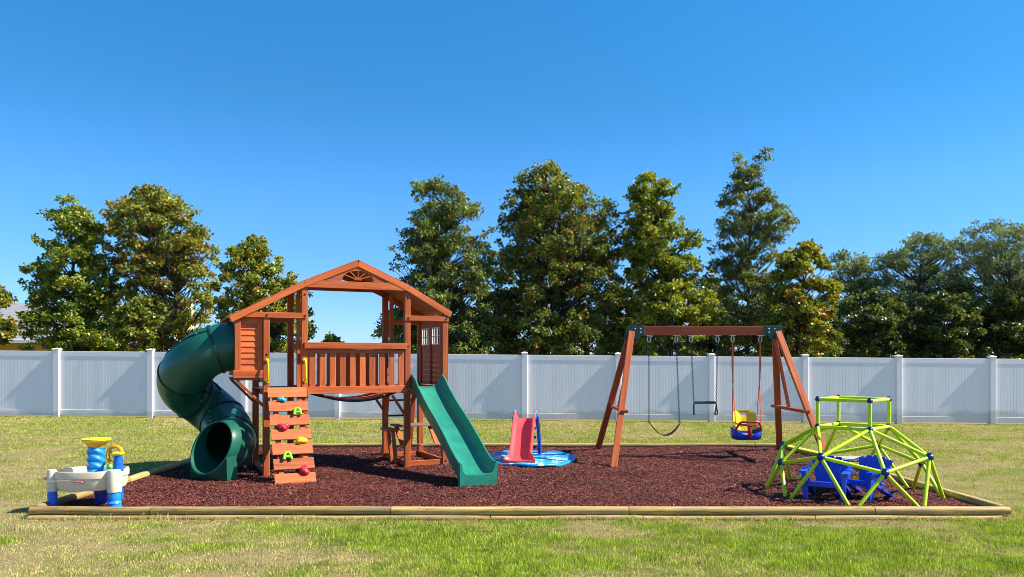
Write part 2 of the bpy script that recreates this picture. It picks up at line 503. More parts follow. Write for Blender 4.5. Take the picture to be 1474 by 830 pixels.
# mulch chips
N = 190000
cx = RNG.uniform(-4.80, 4.96, N); cy = 7.95 + 5.8 * RNG.random(N) ** 1.35
ok = in_bed(cx, cy, 0.07); cx, cy = cx[ok], cy[ok]; N = len(cx)
ns_ = 420; cx[:ns_] = RNG.uniform(-4.8, 5.0, ns_); cy[:ns_] = 7.80 - np.abs(RNG.normal(0, .10, ns_))
cz = np.where(cy < 7.9, .012, mz(cx, cy)) + RNG.uniform(-0.004, 0.014, N)
L = RNG.uniform(0.012, 0.034, N) * (0.75 + 0.04 * cy); Wd = RNG.uniform(0.004, 0.009, N) * (0.7 + 0.05 * cy)
a = RNG.uniform(0, 2 * PI, N); tl = RNG.normal(0, 0.35, N)
d = np.stack([np.cos(a) * np.cos(tl), np.sin(a) * np.cos(tl), np.sin(tl)], 1)
s = np.stack([-np.sin(a), np.cos(a), RNG.normal(0, 0.4, N)], 1)
nrm = np.cross(d, s)
c = np.stack([cx, cy, cz], 1)
v = np.stack([c - d * (L / 2)[:, None] - s * (Wd * .5)[:, None], c - d * (L * .4)[:, None] + s * (Wd * .6)[:, None],
              c + d * (L * .5)[:, None] + s * (Wd * .3)[:, None], c + d * (L * .3)[:, None] - s * (Wd * .6)[:, None],
              c + nrm * (Wd * .55)[:, None] + d * (L * .1 * RNG.normal(0, 1, N))[:, None]], 1).reshape(-1, 3)
q = np.arange(N)[:, None] * 5
f = np.concatenate([q + [0, 1, 4], q + [1, 2, 4], q + [2, 3, 4], q + [3, 0, 4]], 0)
t = RNG.random((N, 1))
pal = np.array([0.090, 0.016, 0.009]) * (1 - t) + np.array([0.285, 0.062, 0.034]) * t
pal *= (0.60 + 0.42 * fbm(cx, cy, 1.1, 3))[:, None]
hot = RNG.random(N) < 0.06; pal[hot] = np.array([0.36, 0.14, 0.105]) * RNG.uniform(0.7, 1.2, (hot.sum(), 1))  # specular highlights put into the colour as scattered paler pinkish chips
dk = RNG.random(N) < 0.2; pal[dk] *= 0.45
tag(np_mesh('wood_mulch', v, f, M['chip'], col=np.repeat(pal, 5, 0)), 'dark red brown wood mulch filling the play bed', 'mulch', kind='stuff')

# grass blades
def blades(x, y, h, w, seg, green):
    N = len(x)
    h = h * (0.55 + 0.9 * vnoise(x + 7, y, 5.0))      # uneven tufts
    z = gz(x, y) - 0.004
    a = RNG.uniform(0, 2 * PI, N); lean = np.abs(RNG.normal(0.25, 0.45, N))
    dx, dy = np.cos(a), np.sin(a)
    b = RNG.uniform(0, 2 * PI, N); sx, sy = np.cos(b) * w, np.sin(b) * w
    base = np.stack([x, y, z], 1); side = np.stack([sx, sy, np.zeros(N)], 1)
    tip = base + np.stack([dx * h * lean, dy * h * lean, h / np.sqrt(1 + lean ** 2)], 1)
    mid = base + np.stack([dx * h * lean * .32, dy * h * lean * .32, h * .6 / np.sqrt(1 + (lean * .5) ** 2)], 1)
    t = RNG.random((N, 1)); gg = np.clip(green + RNG.normal(0, 0.30, N), 0, 1)[:, None]
    lush = np.array([0.12, 0.21, 0.010]) * (1 - t) + np.array([0.42, 0.52, 0.045]) * t
    straw = np.array([0.26, 0.20, 0.065]) * (1 - t) + np.array([0.74, 0.60, 0.29]) * t
    col = straw * (1 - gg) + lush * gg
    col = col * (0.80 + 0.62 * vnoise(x, y, 9.0)) [:, None]
    if seg == 2:
        v = np.stack([base - side, base + side, mid + side * .7, mid - side * .7, tip], 1).reshape(-1, 3)
        q = np.arange(N)[:, None] * 5
        f = np.concatenate([q + [0, 1, 2], q + [0, 2, 3], q + [3, 2, 4]], 0); k = 5
    else:
        v = np.stack([base - side, base + side, tip], 1).reshape(-1, 3)
        f = np.arange(N)[:, None] * 3 + [0, 1, 2]; k = 3
    return v, f, np.repeat(col, k, 0)
parts = []
N = 250000
y = RNG.uniform(5.3, 8.3, N); x = RNG.uniform(-0.74, 0.74, N) * y
g = lawn_green(x, y); keep = ~in_bed(x, y, -0.07) & (RNG.random(N) < 0.55 + 0.45 * g)
bare = np.exp(-((y - 7.72) / 0.10) ** 2); keep &= RNG.random(N) > bare * 0.6
x, y, g = x[keep], y[keep], g[keep]
parts.append(blades(x, y, RNG.uniform(0.012, 0.042, len(x)) * (0.6 + 0.6 * g), RNG.uniform(0.0017, 0.0038, len(x)), 2, g))
# longer wisps left standing against the timber
n_ = 2600; ex = RNG.uniform(-5.0, 5.2, n_); ey = 7.80 - np.abs(RNG.normal(0, .035, n_)); ek = vnoise(ex, ey * 0, 1.7) + RNG.normal(0, .2, n_) > .55
ex, ey = ex[ek], ey[ek]
ev, ef, ec = blades(ex, ey, RNG.uniform(.03, .085, len(ex)), RNG.uniform(.0015, .003, len(ex)), 2, np.full(len(ex), .45))
pv, pf, pc = parts[0]; parts[0] = (np.concatenate([pv, ev]), np.concatenate([pf, ef + len(pv)]), np.concatenate([pc, ec]))
N = 460000
y = np.sqrt(RNG.uniform(8.2 ** 2, 20.38 ** 2, N)); x = RNG.uniform(-0.72, 0.72, N) * y
keep = ~in_bed(x, y, -0.07); x, y = x[keep], y[keep]; g = lawn_green(x, y)
parts.append(blades(x, y, RNG.uniform(0.010, 0.045, len(x)) * (0.7 + 0.5 * g), RNG.uniform(0.0022, 0.0048, len(x)) * (y / 10), 1, g))
for k, (v, f, c) in enumerate(parts):
    tag(np_mesh('grass', v, f, M['blade'], col=c),
        ['patchy mown grass in front of the timber edging', 'patchy mown grass behind and beside the play bed'][k], 'grass', kind='stuff')

# ------------------------------------------------------------------ timber edging
def timber(a, b, z0, root, w=0.098, h=0.076, mat=None):
    a = Vector((*a, z0 + h / 2)); b = Vector((*b, z0 + h / 2))
    d = (b - a).normalized(); s = Vector((-d.y, d.x, 0))
    prof = []
    for (px, pz) in [(-.22, -.5), (.22, -.5), (.36, -.42), (.46, -.24), (.5, 0), (.46, .24), (.36, .42), (.22, .5), (-.22, .5), (-.36, .42), (-.46, .24), (-.5, 0), (-.46, -.24), (-.36, -.42)]:
        prof.append((px * w, pz * h))
    L = (b - a).length; o = random.uniform(0, 20)
    nseg = 8; secs = []; gs = []
    wob = random.uniform(-0.006, 0.006); wz = random.uniform(-0.004, 0.004)
    for k in range(nseg + 1):
        t = k / nseg; e = 0.985 if k in (0, nseg) else 1.0
        p = a.lerp(b, t) + s * wob * math.sin(t * PI) + Vector((0, 0, wz * math.sin(t * PI * 2)))
        for (q, z) in prof:
            secs.append(p + s * q * e + Vector((0, 0, z * e))); gs.append((t * L + o, q + o, z + o * .3))
    n = len(prof); fs = []
    for i in range(nseg):
        for k in range(n):
            k2 = (k + 1) % n
            fs.append([i * n + k, i * n + k2, (i + 1) * n + k2, (i + 1) * n + k])
    fs.append(list(range(n))[::-1]); fs.append([nseg * n + k for k in range(n)])
    m = MB(); m._add(secs, fs, gs)
    return m.build('timber', M['timber'], root)
edge_defs = [
    ('round-edged landscape timbers stacked two high along the front of the mulch bed', BED[0], BED[1],
     [0, .1235, .3685, .611, .8615, 1.0], [0, .07, .26, .47, .625, .80, .99]),
    ('landscape timbers closing the back of the mulch bed in front of the far lawn', BED[3], BED[2], [0, .2, .45, .7, .95, 1.0], [0, .25, .5, .75, 1]),
    ('timber edging on the tube slide side of the mulch bed, partly shaded', BED[0], BED[3], [0.012, .33, .62, .985], [0.012, .4, .8, .985]),
    ('timber edging slanting away on the climbing dome side of the mulch bed', BED[1], BED[2], [0.012, .41, .82, .985], [0.012, .3, .7, .985]),
]
for li, (lab, A, B, up, lo) in enumerate(edge_defs):
    A = Vector((*A, 0)); B = Vector((*B, 0)); mid = (A + B) / 2
    root = thing('timber_edging', lab, 'timber edging', mid, 0, 'timber edging around the mulch bed')
    d = (B - A).normalized(); s = Vector((-d.y, d.x, 0))
    for lst, z0, off in ((lo, -0.032, -0.020 if li == 0 else 0.0), (up, 0.045, 0.0)):
        for t0, t1 in zip(lst[:-1], lst[1:]):
            p = A.lerp(B, t0) - mid + d * 0.004 + s * off; q = A.lerp(B, t1) - mid - d * 0.004 + s * off
            timber(p.xy, q.xy, z0, root)

# ------------------------------------------------------------------ fence
fence = thing('vinyl_fence', 'long white vinyl privacy fence with capped posts across the back of the lawn', 'fence', (0, FY, 0))
PX0, PS = 0.328, 2.45
px = [PX0 + PS * k for k in range(-7, 8)]
fz = lambda x: float(-0.0082 * x)
proto_cap = None
for k, x in enumerate(px):
    p = MB().box((0, 0, 0.835), (0.140, 0.146, 1.86), None, 0.006).build('post', M['vinyl'], fence)
    p.location = (x, 0, fz(x))
    cb = MB()
    cb.box((0, 0, 1.777), (0.172, 0.176, 0.026), None, 0.005)
    cb.loft([[Vector((sx * r, sy * r, z)) for sx, sy in ((-1, -1), (1, -1), (1, 1), (-1, 1))] for r, z in ((0.084, 1.789), (0.078, 1.797), (0.008, 1.815))])
    cb.build('post_cap', M['vinyl'], p)
for x0, x1 in zip(px[:-1], px[1:]):
    a, b = x0 + 0.055, x1 - 0.055
    m = MB(); n = 28; wv = (b - a) / n
    prof = []
    for q in range(n):
        u = a + q * wv
        prof += [(u, -0.0092), (u + 0.008, -0.0135), (u + wv - 0.008, -0.0135)]
    prof.append((b, -0.0092))
    sec = lambda z: [Vector((u, w, z + fz(u))) for u, w in prof] + [Vector((u, 0.0135, z + fz(u))) for u in (b, a)]
    m.loft([sec(0.12), sec(1.70)])
    pan = m.build('panel', M['vinyl'], fence, angle=20)
    for nm, z, h in (('top_rail', 1.665, 0.13), ('bottom_rail', 0.125, 0.15)):
        e = MB()
        pr = [(-0.0195, -h / 2), (0.0195, -h / 2), (0.0195, h / 2 - .004), (0.016, h / 2), (-0.016, h / 2), (-0.0195, h / 2 - .004)]
        e.loft([[Vector((u, yy, z + zz + fz(u))) for yy, zz in pr] for u in (a - .004, b + .004)])
        e.build(nm, M['vinyl'], pan)
    # a thin ledge lip on the bottom rail
# ------------------------------------------------------------------ playset
TH = R(25)
MZ = 0.03
pl = thing('wooden_playset', 'orange stained wooden playset with gabled roof, bridge, tube slide and open slide', 'playset', (-1.52, 11.27, 0.0), TH)
CD, CR = M['cedar'], M['cedar_red']
def part(mb, name, mat=None, par=None, **k): return mb.build(name, mat or CD, par or pl, **k)
D = 1.15
LU0, LU1, RU = -1.963, -1.461, 0.577
def roof_z(u):
    pts = [(-2.44, 2.13), (-1.461, 2.65), (-0.73, 2.965), (0.0, 2.64), (0.66, 2.27)]
    for (a, za), (b, zb) in zip(pts[:-1], pts[1:]):
        if u <= b: return za + (zb - za) * (u - a) / (b - a)
    return pts[-1][1]
PW = 0.085
for (u, v, z1) in [(LU0, 0, 2.18), (LU1, 0, roof_z(LU1) - .04), (0, 0, roof_z(0) - .04), (RU, 0, 2.24),
                   (LU0, D, 2.18), (LU1, D, roof_z(LU1) - .04), (0, D, roof_z(0) - .04), (RU, D, 2.24)]:
    part(MB().box((u, v, (z1 + 0.0) / 2), (PW, PW, z1), None, 0.006), 'post')
# intermediate studs seen on the towers
part(MB().box((LU1 + .0, 0.46, 1.9), (0.05, 0.05, 1.42), None), 'stud')
part(MB().box((0.0, 0.80, 1.9), (0.055, 0.055, 1.42), None), 'stud')
# rafters front and back
for v in (-0.055, D + 0.055):
    for (u0, u1) in [(-2.42, LU1), (LU1, -0.73), (-0.73, 0.0), (0.0, 0.655)]:
        part(MB().beam((u0, v, roof_z(u0) - .012), (u1, v, roof_z(u1) - .012), 0.032, 0.078, (0, 0, 1)), 'rafter')
    # collar tie and gable infill
    part(MB().box((-0.73, v + (0.004 if v < 0 else -0.004), 2.645 if v < 0 else 2.70), (1.46, 0.03, 0.10 if v < 0 else .07)), 'collar_tie')
    gm = MB(); T = Matrix.Translation((-0.73, v + (0.008 if v < 0 else -0.008), 2.70)) @ Matrix.Rotation(PI / 2, 4, 'X')
    # solid wings either side of a half-round sunburst opening
    zb = 0.02
    def rz(xx): return 0.225 - abs(xx) * 0.437
    R0 = 0.17
    arc = [(R0 * 1.3 * math.cos(t), zb + R0 * 0.78 * math.sin(t)) for t in np.linspace(0, PI, 15)]
    for k in range(14):
        (x0, y0), (x1, y1) = arc[k], arc[k + 1]
        gm.prism([(x0, y0), (x0, rz(x0)), (x1, rz(x1)), (x1, y1)], T, 0.018)
    for sg in (-1, 1):
        gm.prism([(sg * R0 * 1.3, zb - .02), (sg * R0 * 1.3, rz(R0 * 1.3)), (sg * 0.5, max(rz(.5), 0) + .008), (sg * 0.5, zb - .02)], T, 0.018)
    gb = part(gm, 'gable_panel', CD)
    sp = MB()
    for t in np.linspace(PI * 0.17, PI * 0.83, 5):
        sp.beam(T @ Vector((0.04 * math.cos(t), zb + .03 * math.sin(t), 0)), T @ Vector((R0 * 1.3 * math.cos(t), zb + R0 * .78 * math.sin(t), 0)), 0.012, 0.016)
    sp.prism([(0.055 * math.cos(t), zb + 0.045 * math.sin(t)) for t in np.linspace(0, PI, 9)], T, 0.016)
    sp.build('sunburst', M['cedar'], gb)
# roof boards along the depth
for (u0, u1, nb) in [(-2.44, LU1, 7), (LU1, -0.73, 6), (-0.73, 0.0, 6), (0.0, 0.67, 6)]:
    m = MB()
    for k in range(nb):
        a, b = u0 + (u1 - u0) * k / nb, u0 + (u1 - u0) * (k + 1) / nb
        A = Vector((a, D / 2, roof_z(a) + .037)); B = Vector((b, D / 2, roof_z(b) + .037))
        dd = (B - A); x, y_, d_ = frame_from(dd, (0, 1, 0))
        m.box((A + B) / 2, (D + 0.135, 0.018, dd.length), Matrix((Vector((0, 1, 0)), dd.normalized().cross(Vector((0, 1, 0))), dd.normalized())).transposed(), 0.003)
    part(m, 'roof_slope', CR)
# headers
for v in (-0.008, D + 0.008):
    part(MB().box(((-2.344 + LU1) / 2 - .0, v, 2.205), (LU1 + 2.344 + .04, 0.10, 0.075)), 'header')
    part(MB().box((RU / 2, v, 2.205), (RU + .1, 0.10, 0.075)), 'header')
for u in (LU0, RU):
    part(MB().box((u, D / 2, 2.2), (0.04, D - .1, 0.07)), 'side_header')
# carriage bolts at the joints of the front posts
for (u, zl) in ((LU0, (2.205, 1.68, 1.15)), (LU1, (2.50, 2.205, 1.80, 1.22)), (0.0, (2.50, 2.205, 1.80, 1.15)), (RU, (2.205, 1.15, .12))):
    for z in zl:
        yb = -.062 if abs(z - 2.205) < .01 else (-.075 if z == 1.15 else -.045)
        MB().lathe([(.014, 0), (.013, .004), (.007, .008)], Matrix.Translation((u + .005, yb, z)) @ Matrix.Rotation(PI / 2, 4, 'X'), 10).build('bolt', M['black'], pl)
# decks
for (a, b) in [(LU0, LU1), (0.0, RU)]:
    m = MB()
    nb = 9
    for k in range(nb):
        m.box(((a + b) / 2, (k + .5) * D / nb, 1.20), (b - a + .06, D / nb - .012, 0.024))
    part(m, 'deck')
    for v in (-0.02, D + .02):
        part(MB().box(((a + b) / 2, v - (.036 if v < 0 else -.036), 1.15), (b - a + .085, 0.03, 0.085)), 'deck_joist')
for u in (LU0 + .055, LU1 - .055, 0.055, RU - .055):
    part(MB().box((u, D / 2, 1.15), (0.028, D - .09, 0.085)), 'deck_joist')
# base beams on the mulch
for (a, b) in [((0, 0), (RU, 0)), ((0, 0), (0, D)), ((RU, 0), (RU, D)), ((LU0, 0), (LU0, D)), ((LU1, 0), (LU1, D)), ((0, D), (RU, D)), ((LU0, D), (LU1, D))]:
    A = Vector((*a, .10)); B = Vector((*b, .10)); dd = (B - A).normalized()
    part(MB().beam(A + dd * .045, B - dd * .045, 0.04, 0.075), 'base_beam')
# knee braces
for (u, sg) in [(0.0, -1)]:
    for v in (0.0, D):
        part(MB().beam((u + sg * .04, v, 0.82), (u + sg * .22, v, 1.09), 0.03, 0.06, (0, 1, 0)), 'knee_brace')
# bridge rails
for v, nbal in ((-0.03, 10), (D - .30, 10)):
    r = MB()
    r.box(((LU1 + 0) / 2 - .02, v - .03, 1.80), (1.461 - .10 + .09, 0.075, 0.085))
    r.box(((LU1 + 0) / 2 - .02, v, 1.72), (1.461 - .09, 0.03, 0.05))
    rail = part(r, 'bridge_railing')
    MB().box(((LU1 + 0) / 2 - .02, v - .015, 1.185), (1.461 - .03, 0.05, 0.10)).build('bottom_rail', CD, rail)
    us = np.linspace(LU1 + .10, -0.10, nbal)
    for k, u in enumerate(us):
        MB().box((u, v + .0, 1.465), (0.082, 0.022, 0.52)).build('baluster', CD, rail)
# sagging bridge deck
m = MB(); n = 13
def sag(t): return 1.18 - 0.16 * (1 - (2 * t - 1) ** 2)
for k in range(n):
    t = (k + .5) / n; u = LU1 + .05 + t * (1.461 - .1)
    sl_ = 0.16 * 4 * (2 * t - 1) / 1.36
    m.box((u, 0.42, sag(t) + .02), (0.092, 0.74, 0.022), Matrix.Rotation(-math.atan(sl_), 3, 'Y'))
br = part(m, 'bridge_deck', CR)
for v in (0.04, 0.80):
    MB().tube([(LU1 + .05 + t * (1.361), v, sag(t)) for t in np.linspace(0, 1, 21)], 0.014, 8).build('bridge_chain', M['black'], br)
# clapboard bay for the tube slide, and its mates
def clap(c0, c1, z0, z1, n, out, name, par=None, mat=None, holes=None):
    """overlapping boards between two floor points, bevelled outward along 'out'"""
    m = MB(); c0 = Vector((*c0, 0)); c1 = Vector((*c1, 0)); o = Vector((*out, 0)); hh = (z1 - z0) / n
    for k in range(n):
        za = z0 + k * hh
        sec = [[p + o * w + Vector((0, 0, zz)) for w, zz in ((0, za), (0.020, za), (0.008, za + hh), (0, za + hh))] for p in (c0, c1)]
        m.loft(sec)
    return part(m, name, mat, par)
bay = clap((-2.30, 0.03), (LU0 - .045, 0.03), 1.47, 2.165, 9, (0, -1), 'bay_panel')
for (u, z0, z1) in ((-2.325, 1.36, 2.165),):
    MB().box((u, 0.012, (z0 + z1) / 2), (0.075, 0.085, z1 - z0)).build('corner_board', CD, bay)
MB().box((-2.17, -0.002, 1.415), (0.43, 0.075, 0.10)).build('sill_board', CD, bay)
MB().box((-2.035, 0.012, 1.81), (0.055, 0.05, 0.70)).build('corner_board', CD, bay)
back = clap((LU0 - .045, 0.93), (-2.34, 0.93), 1.42, 2.16, 9, (0, 1), 'bay_panel')
fl = MB().box((-2.15, 0.48, 1.345), (0.40, 0.95, 0.03)); part(fl, 'bay_floor', CR)
# plate round the tube on the outer face
pm = MB(); n = 32; VC = 0.46; ZC = 1.79; RT = 0.35
o_, i_ = [], []
for k in range(n):
    t = 2 * PI * (k + .5) / n; cx_, cz_ = math.cos(t), math.sin(t); sc_ = 1 / max(abs(cx_), abs(cz_))
    o_.append((VC + .47 * cx_ * sc_, ZC + .40 * cz_ * sc_)); i_.append((VC + .33 * cx_, ZC + .33 * cz_))
for k in range(n):
    k2 = (k + 1) % n
    pm.loft([[Vector((uu, *o_[k])), Vector((uu, *o_[k2])), Vector((uu, *i_[k2])), Vector((uu, *i_[k]))] for uu in (-2.355, -2.335)])
part(pm, 'tube_mounting_plate', CR)
# diagonal props under the bay
for v in (0.02, 0.93):
    part(MB().beam((-2.33, v, 1.33), (LU0 - .03, v, 0.98), 0.035, 0.07, (0, 1, 0)), 'bay_brace', CR)
part(MB().box((LU0 - .06, -0.02, 1.33), (0.07, 0.05, 0.05), None, 0.006), 'bracket', M['black'])
# grab handles
for u in (LU0 + .01, LU1 - .0):
    hp = catmull([(u, -0.045, 1.60), (u, -0.10, 1.575), (u, -0.115, 1.46), (u, -0.10, 1.345), (u, -0.045, 1.32)], 5)
    part(MB().tube(hp, 0.015, 10).lathe([(0.026, 0), (0.026, .012)], Matrix.Translation((u, -.043, 1.60)) @ Matrix.Rotation(PI / 2, 4, 'X'), 12)
         .lathe([(0.026, 0), (0.026, .012)], Matrix.Translation((u, -.043, 1.32)) @ Matrix.Rotation(PI / 2, 4, 'X'), 12), 'grab_handle', M['yellow'])
# climbing wall
top = Vector((0, -0.075, 1.19)); bot = Vector((0, -0.78, 0.03)); dw = (bot - top)
nw = Vector((0, -dw.z, dw.y)).normalized()
if nw.y > 0: nw = -nw
cw = MB()
for u in (LU0 + .09, LU1 - .09):
    cw.beam(top + Vector((u, 0, 0)), bot.lerp(top, .05) + Vector((u, 0, 0)), 0.04, 0.065, (1, 0, 0))
wall = part(cw, 'climbing_wall', CR)
Mw = Matrix((Vector((1, 0, 0)), dw.normalized(), Vector((1, 0, 0)).cross(dw.normalized()))).transposed()
ub = (LU0 + LU1) / 2
bw = 0.51
nb = 7; L = dw.length; pitch = (L - .11) / (nb - 1)
for k in range(nb):
    c = top + dw * ((k * pitch + 0.055) / L) + nw * 0.045 + Vector((ub, 0, 0))
    MB().box(c, (bw, 0.152, 0.022), Mw).build('board', CD, wall)
def blob(c, r, mat, seed, knob=3):
    random.seed(seed)
    m = MB(); ph = [random.uniform(0, 6.28) for _ in range(4)]
    prof = []
    secs = []
    for (rr, hh) in ((1.0, 0), (1.02, .25), (.9, .6), (.62, .85), (.3, .95)):
        ring = []
        for q in range(20):
            t = 2 * PI * q / 20
            k_ = 1 + .16 * math.sin(2 * t + ph[0]) + .14 * math.sin(knob * t + ph[1])
            loc = Vector((math.cos(t) * r * rr * k_, math.sin(t) * r * .8 * rr * k_, hh * r * .75 * (1 + .15 * math.sin(3 * t + ph[2]))))
            ring.append(c + Mw @ Vector((loc.x, loc.y, 0)) + nw * loc.z)
        secs.append(ring)
    m.loft(secs)
    return m.build('climbing_hold', mat, wall, angle=80)
def a_hold(c, r, mat):
    m = MB()
    P = lambda x, y_, h: c + Mw @ Vector((x * r, y_ * r, 0)) + nw * h
    for path in ([(-1, 1.05), (-.85, .2), (-.45, -.85), (.45, -.85), (.85, .2), (1, 1.05)], [(-.8, .25), (.8, .25)]):
        m.tube([P(x, y_, .03) for x, y_ in catmull([(x, y_, 0) for x, y_ in path], 4) for x, y_ in [(x, y_)]] if False else [P(p.x, p.y, .03) for p in catmull([(x, y_, 0) for x, y_ in path], 4)], r * .42, 8)
    return m.build('climbing_hold', mat, wall, angle=60)
def hp(fx, ft): return top + dw * ft + nw * 0.056 + Vector((ub + (fx - .5) * bw, 0, 0))
tag(blob(hp(.34, .125), .050, M['hold_blue'], 1), 'cyan blue climbing hold')
tag(a_hold(hp(.70, .268), .045, M['hold_green']), 'upper lime green climbing hold shaped like an A')
tag(blob(hp(.32, .425), .070, M['hold_red'], 3), 'upper red climbing hold')
tag(blob(hp(.73, .575), .066, M['hold_yellow'], 4), 'yellow climbing hold')
tag(a_hold(hp(.35, .735), .047, M['hold_green']), 'lower lime green climbing hold shaped like an A')
tag(blob(hp(.73, .885), .070, M['hold_red'], 6), 'lower red climbing hold')
# right tower wall with two windows, on the far side (u = RU)
sw = MB(); uu = RU - .012
def wallboards(m, v0, v1, z0, z1, n):
    hh = (z1 - z0) / n
    for k in range(n):
        za = z0 + k * hh
        m.loft([[Vector((uu + w, v, zz)) for w, zz in ((0, za), (0.016, za), (0.011, za + hh - .002), (0, za + hh - .002))] for v in (v0, v1)])
W1, W2 = (0.17, 0.50), (0.65, 0.98)
wallboards(sw, 0.045, D - .045, 1.22, 1.83, 8)
wallboards(sw, 0.045, D - .045, 2.10, 2.165, 1)
for (a, b) in ((0.045, W1[0]), (W1[1], W2[0]), (W2[1], D - .045)):
    wallboards(sw, a, b, 1.83, 2.10, 3)
swp = part(sw, 'wall_panel', CR)
for a in (0.09, 0.575, 1.06):
    MB().box((uu - .012, a, 1.53), (0.02, 0.07, 0.60)).build('batten', CR, swp)
for (a, b) in (W1, W2):
    wf = MB(); x_ = uu - .006
    for z in (1.84, 1.965, 2.09): wf.box((x_, (a + b) / 2, z), (0.012, b - a, 0.013), None, .002)
    for vv in np.linspace(a + .006, b - .006, 4): wf.box((x_ - .002, vv, 1.965), (0.012, 0.012, 0.268), None, .002)
    wf.build('window_frame', M['white_paint'], swp)
# ladder behind the right tower
ld = MB()
for u in (0.06, 0.50): ld.beam((u, D + .06, 1.16), (u, D + .34, 0.02), 0.035, 0.07, (1, 0, 0))
lad = part(ld, 'ladder', CR)
for t in (.18, .40, .62, .84):
    MB().tube([(0.06, D + .06 + .28 * t, 1.16 - 1.14 * t), (0.50, D + .06 + .28 * t, 1.16 - 1.14 * t)], 0.015, 10).build('rung', M['black'], lad)
# picnic table built under the right tower
GW = M['grey_wood']
pt = MB()
for k in range(3): pt.box((0.30, 0.55 + k * .125, 0.60), (0.62, 0.115, 0.028))
part(pt, 'table_top', GW)
part(MB().box((-0.13, 0.5, 0.56), (0.16, 0.36, 0.035)), 'bench', CR)
for sv in (0.38, 0.62):
    part(MB().beam((-0.10, sv, 0.545), (-0.06, sv - .04, 0.05), 0.045, 0.07, (0, 1, 0)), 'bench_leg', CD)
part(MB().box((0.30, 0.28, 0.33), (0.56, 0.11, 0.028)), 'bench', GW)
part(MB().beam((0.02, 0.60, 0.58), (0.02, 0.25, 0.31), 0.03, 0.07, (1, 0, 0)), 'table_brace', CD)
part(MB().beam((0.555, 0.60, 0.58), (0.555, 0.25, 0.31), 0.03, 0.07, (1, 0, 0)), 'table_brace', CD)

# open slide
sp = catmull([(0, 0.03, 1.215), (0, -0.09, 1.205), (0, -0.26, 1.08), (0, -0.62, .865), (0, -1.0, .675), (0, -1.40, .45), (0, -1.68, .285), (0, -1.86, .205), (0, -1.99, .185)], 6)
m = MB(); us = RU / 2 + .005
secs = []
for k, p in enumerate(sp):
    t = k / (len(sp) - 1)
    d_ = (sp[min(k + 1, len(sp) - 1)] - sp[max(k - 1, 0)]).normalized()
    nn = Vector((0, -d_.z, d_.y)); nn = nn if nn.z > 0 else -nn
    hw = 0.235 + 0.012 * sstep(t, .85, 1)
    rise = 0.155 if t > .08 else 0.10 + .055 * t / .08
    if t < .1: rise += .05 * (1 - abs(t - .05) / .05)
    low = -0.03
    skirt = float(sstep(t, 0.86, 0.97))
    prof = [(-hw + .085, 0.012), (-hw + .055, .035), (-hw + .038, .07), (-hw + .026, rise - .02), (-hw + .016, rise), (-hw, rise), (-hw - .010, rise - .015), (-hw - .004, rise - .035)]
    left = prof; right = [(-x, z) for x, z in prof][::-1]
    def W3(x, z): return p + Vector((us + x, 0, 0)) + nn * z
    outl = [W3(x, z) for x, z in right] + [W3(0.10, 0.001), W3(0.0, -.003), W3(-0.10, 0.001)] + [W3(x, z) for x, z in left]
    # underside
    for x in (-hw + .004, -0.12, 0.12, hw - .004):
        q = W3(x, low)
        if skirt > 0: q = Vector((q.x, q.y, q.z * (1 - skirt) + 0.02 * skirt))
        outl.append(q)
    secs.append(outl)
m.loft(secs)
part(m, 'open_slide', M['slide'], angle=50)

# tube slide (points are in the world; brought into the playset frame)
inv = (Matrix.Translation((-1.52, 11.27, 0)) @ Matrix.Rotation(TH, 4, 'Z')).inverted()
TP = [(-3.52, 10.78, 1.81), (-3.80, 10.66, 1.80), (-4.15, 10.55, 1.69), (-4.48, 10.66, 1.43), (-4.62, 11.0, 1.19), (-4.44, 11.27, .95),
      (-4.17, 11.20, .73), (-3.93, 10.86, .55), (-3.80, 10.44, .48), (-3.93, 10.12, .46)]
path = [inv @ p for p in catmull(TP, 8)]
TRAD = 0.33; NS = 40
def rings(path, rad, flare=True):
    out = []
    m_ = len(path)
    for k, p in enumerate(path):
        d_ = (path[min(k + 1, m_ - 1)] - path[max(k - 1, 0)]).normalized()
        xh = d_.cross(Vector((0, 0, 1))).normalized(); yh = xh.cross(d_).normalized()
        rr = rad
        ring = []
        for q in range(NS):
            t_ = 2 * PI * q / NS
            P = p + (xh * math.cos(t_) + yh * math.sin(t_)) * rr
            e = max(0, (k - (m_ - 9)) / 8)
            P = P + d_ * (-(math.sin(t_)) * 0.17 - .02) * e
            ring.append(P)
        out.append((ring, p, d_, xh, yh))
    return out
ro = rings(path, TRAD); ri = rings(path, TRAD - .018)
m = MB()
secs = [r[0] for r in ro] + [r[0] for r in ri][::-1]
secs.append(secs[0])
m.loft(secs, caps=False)
ts = part(m, 'tube_slide', M['green'], angle=60)
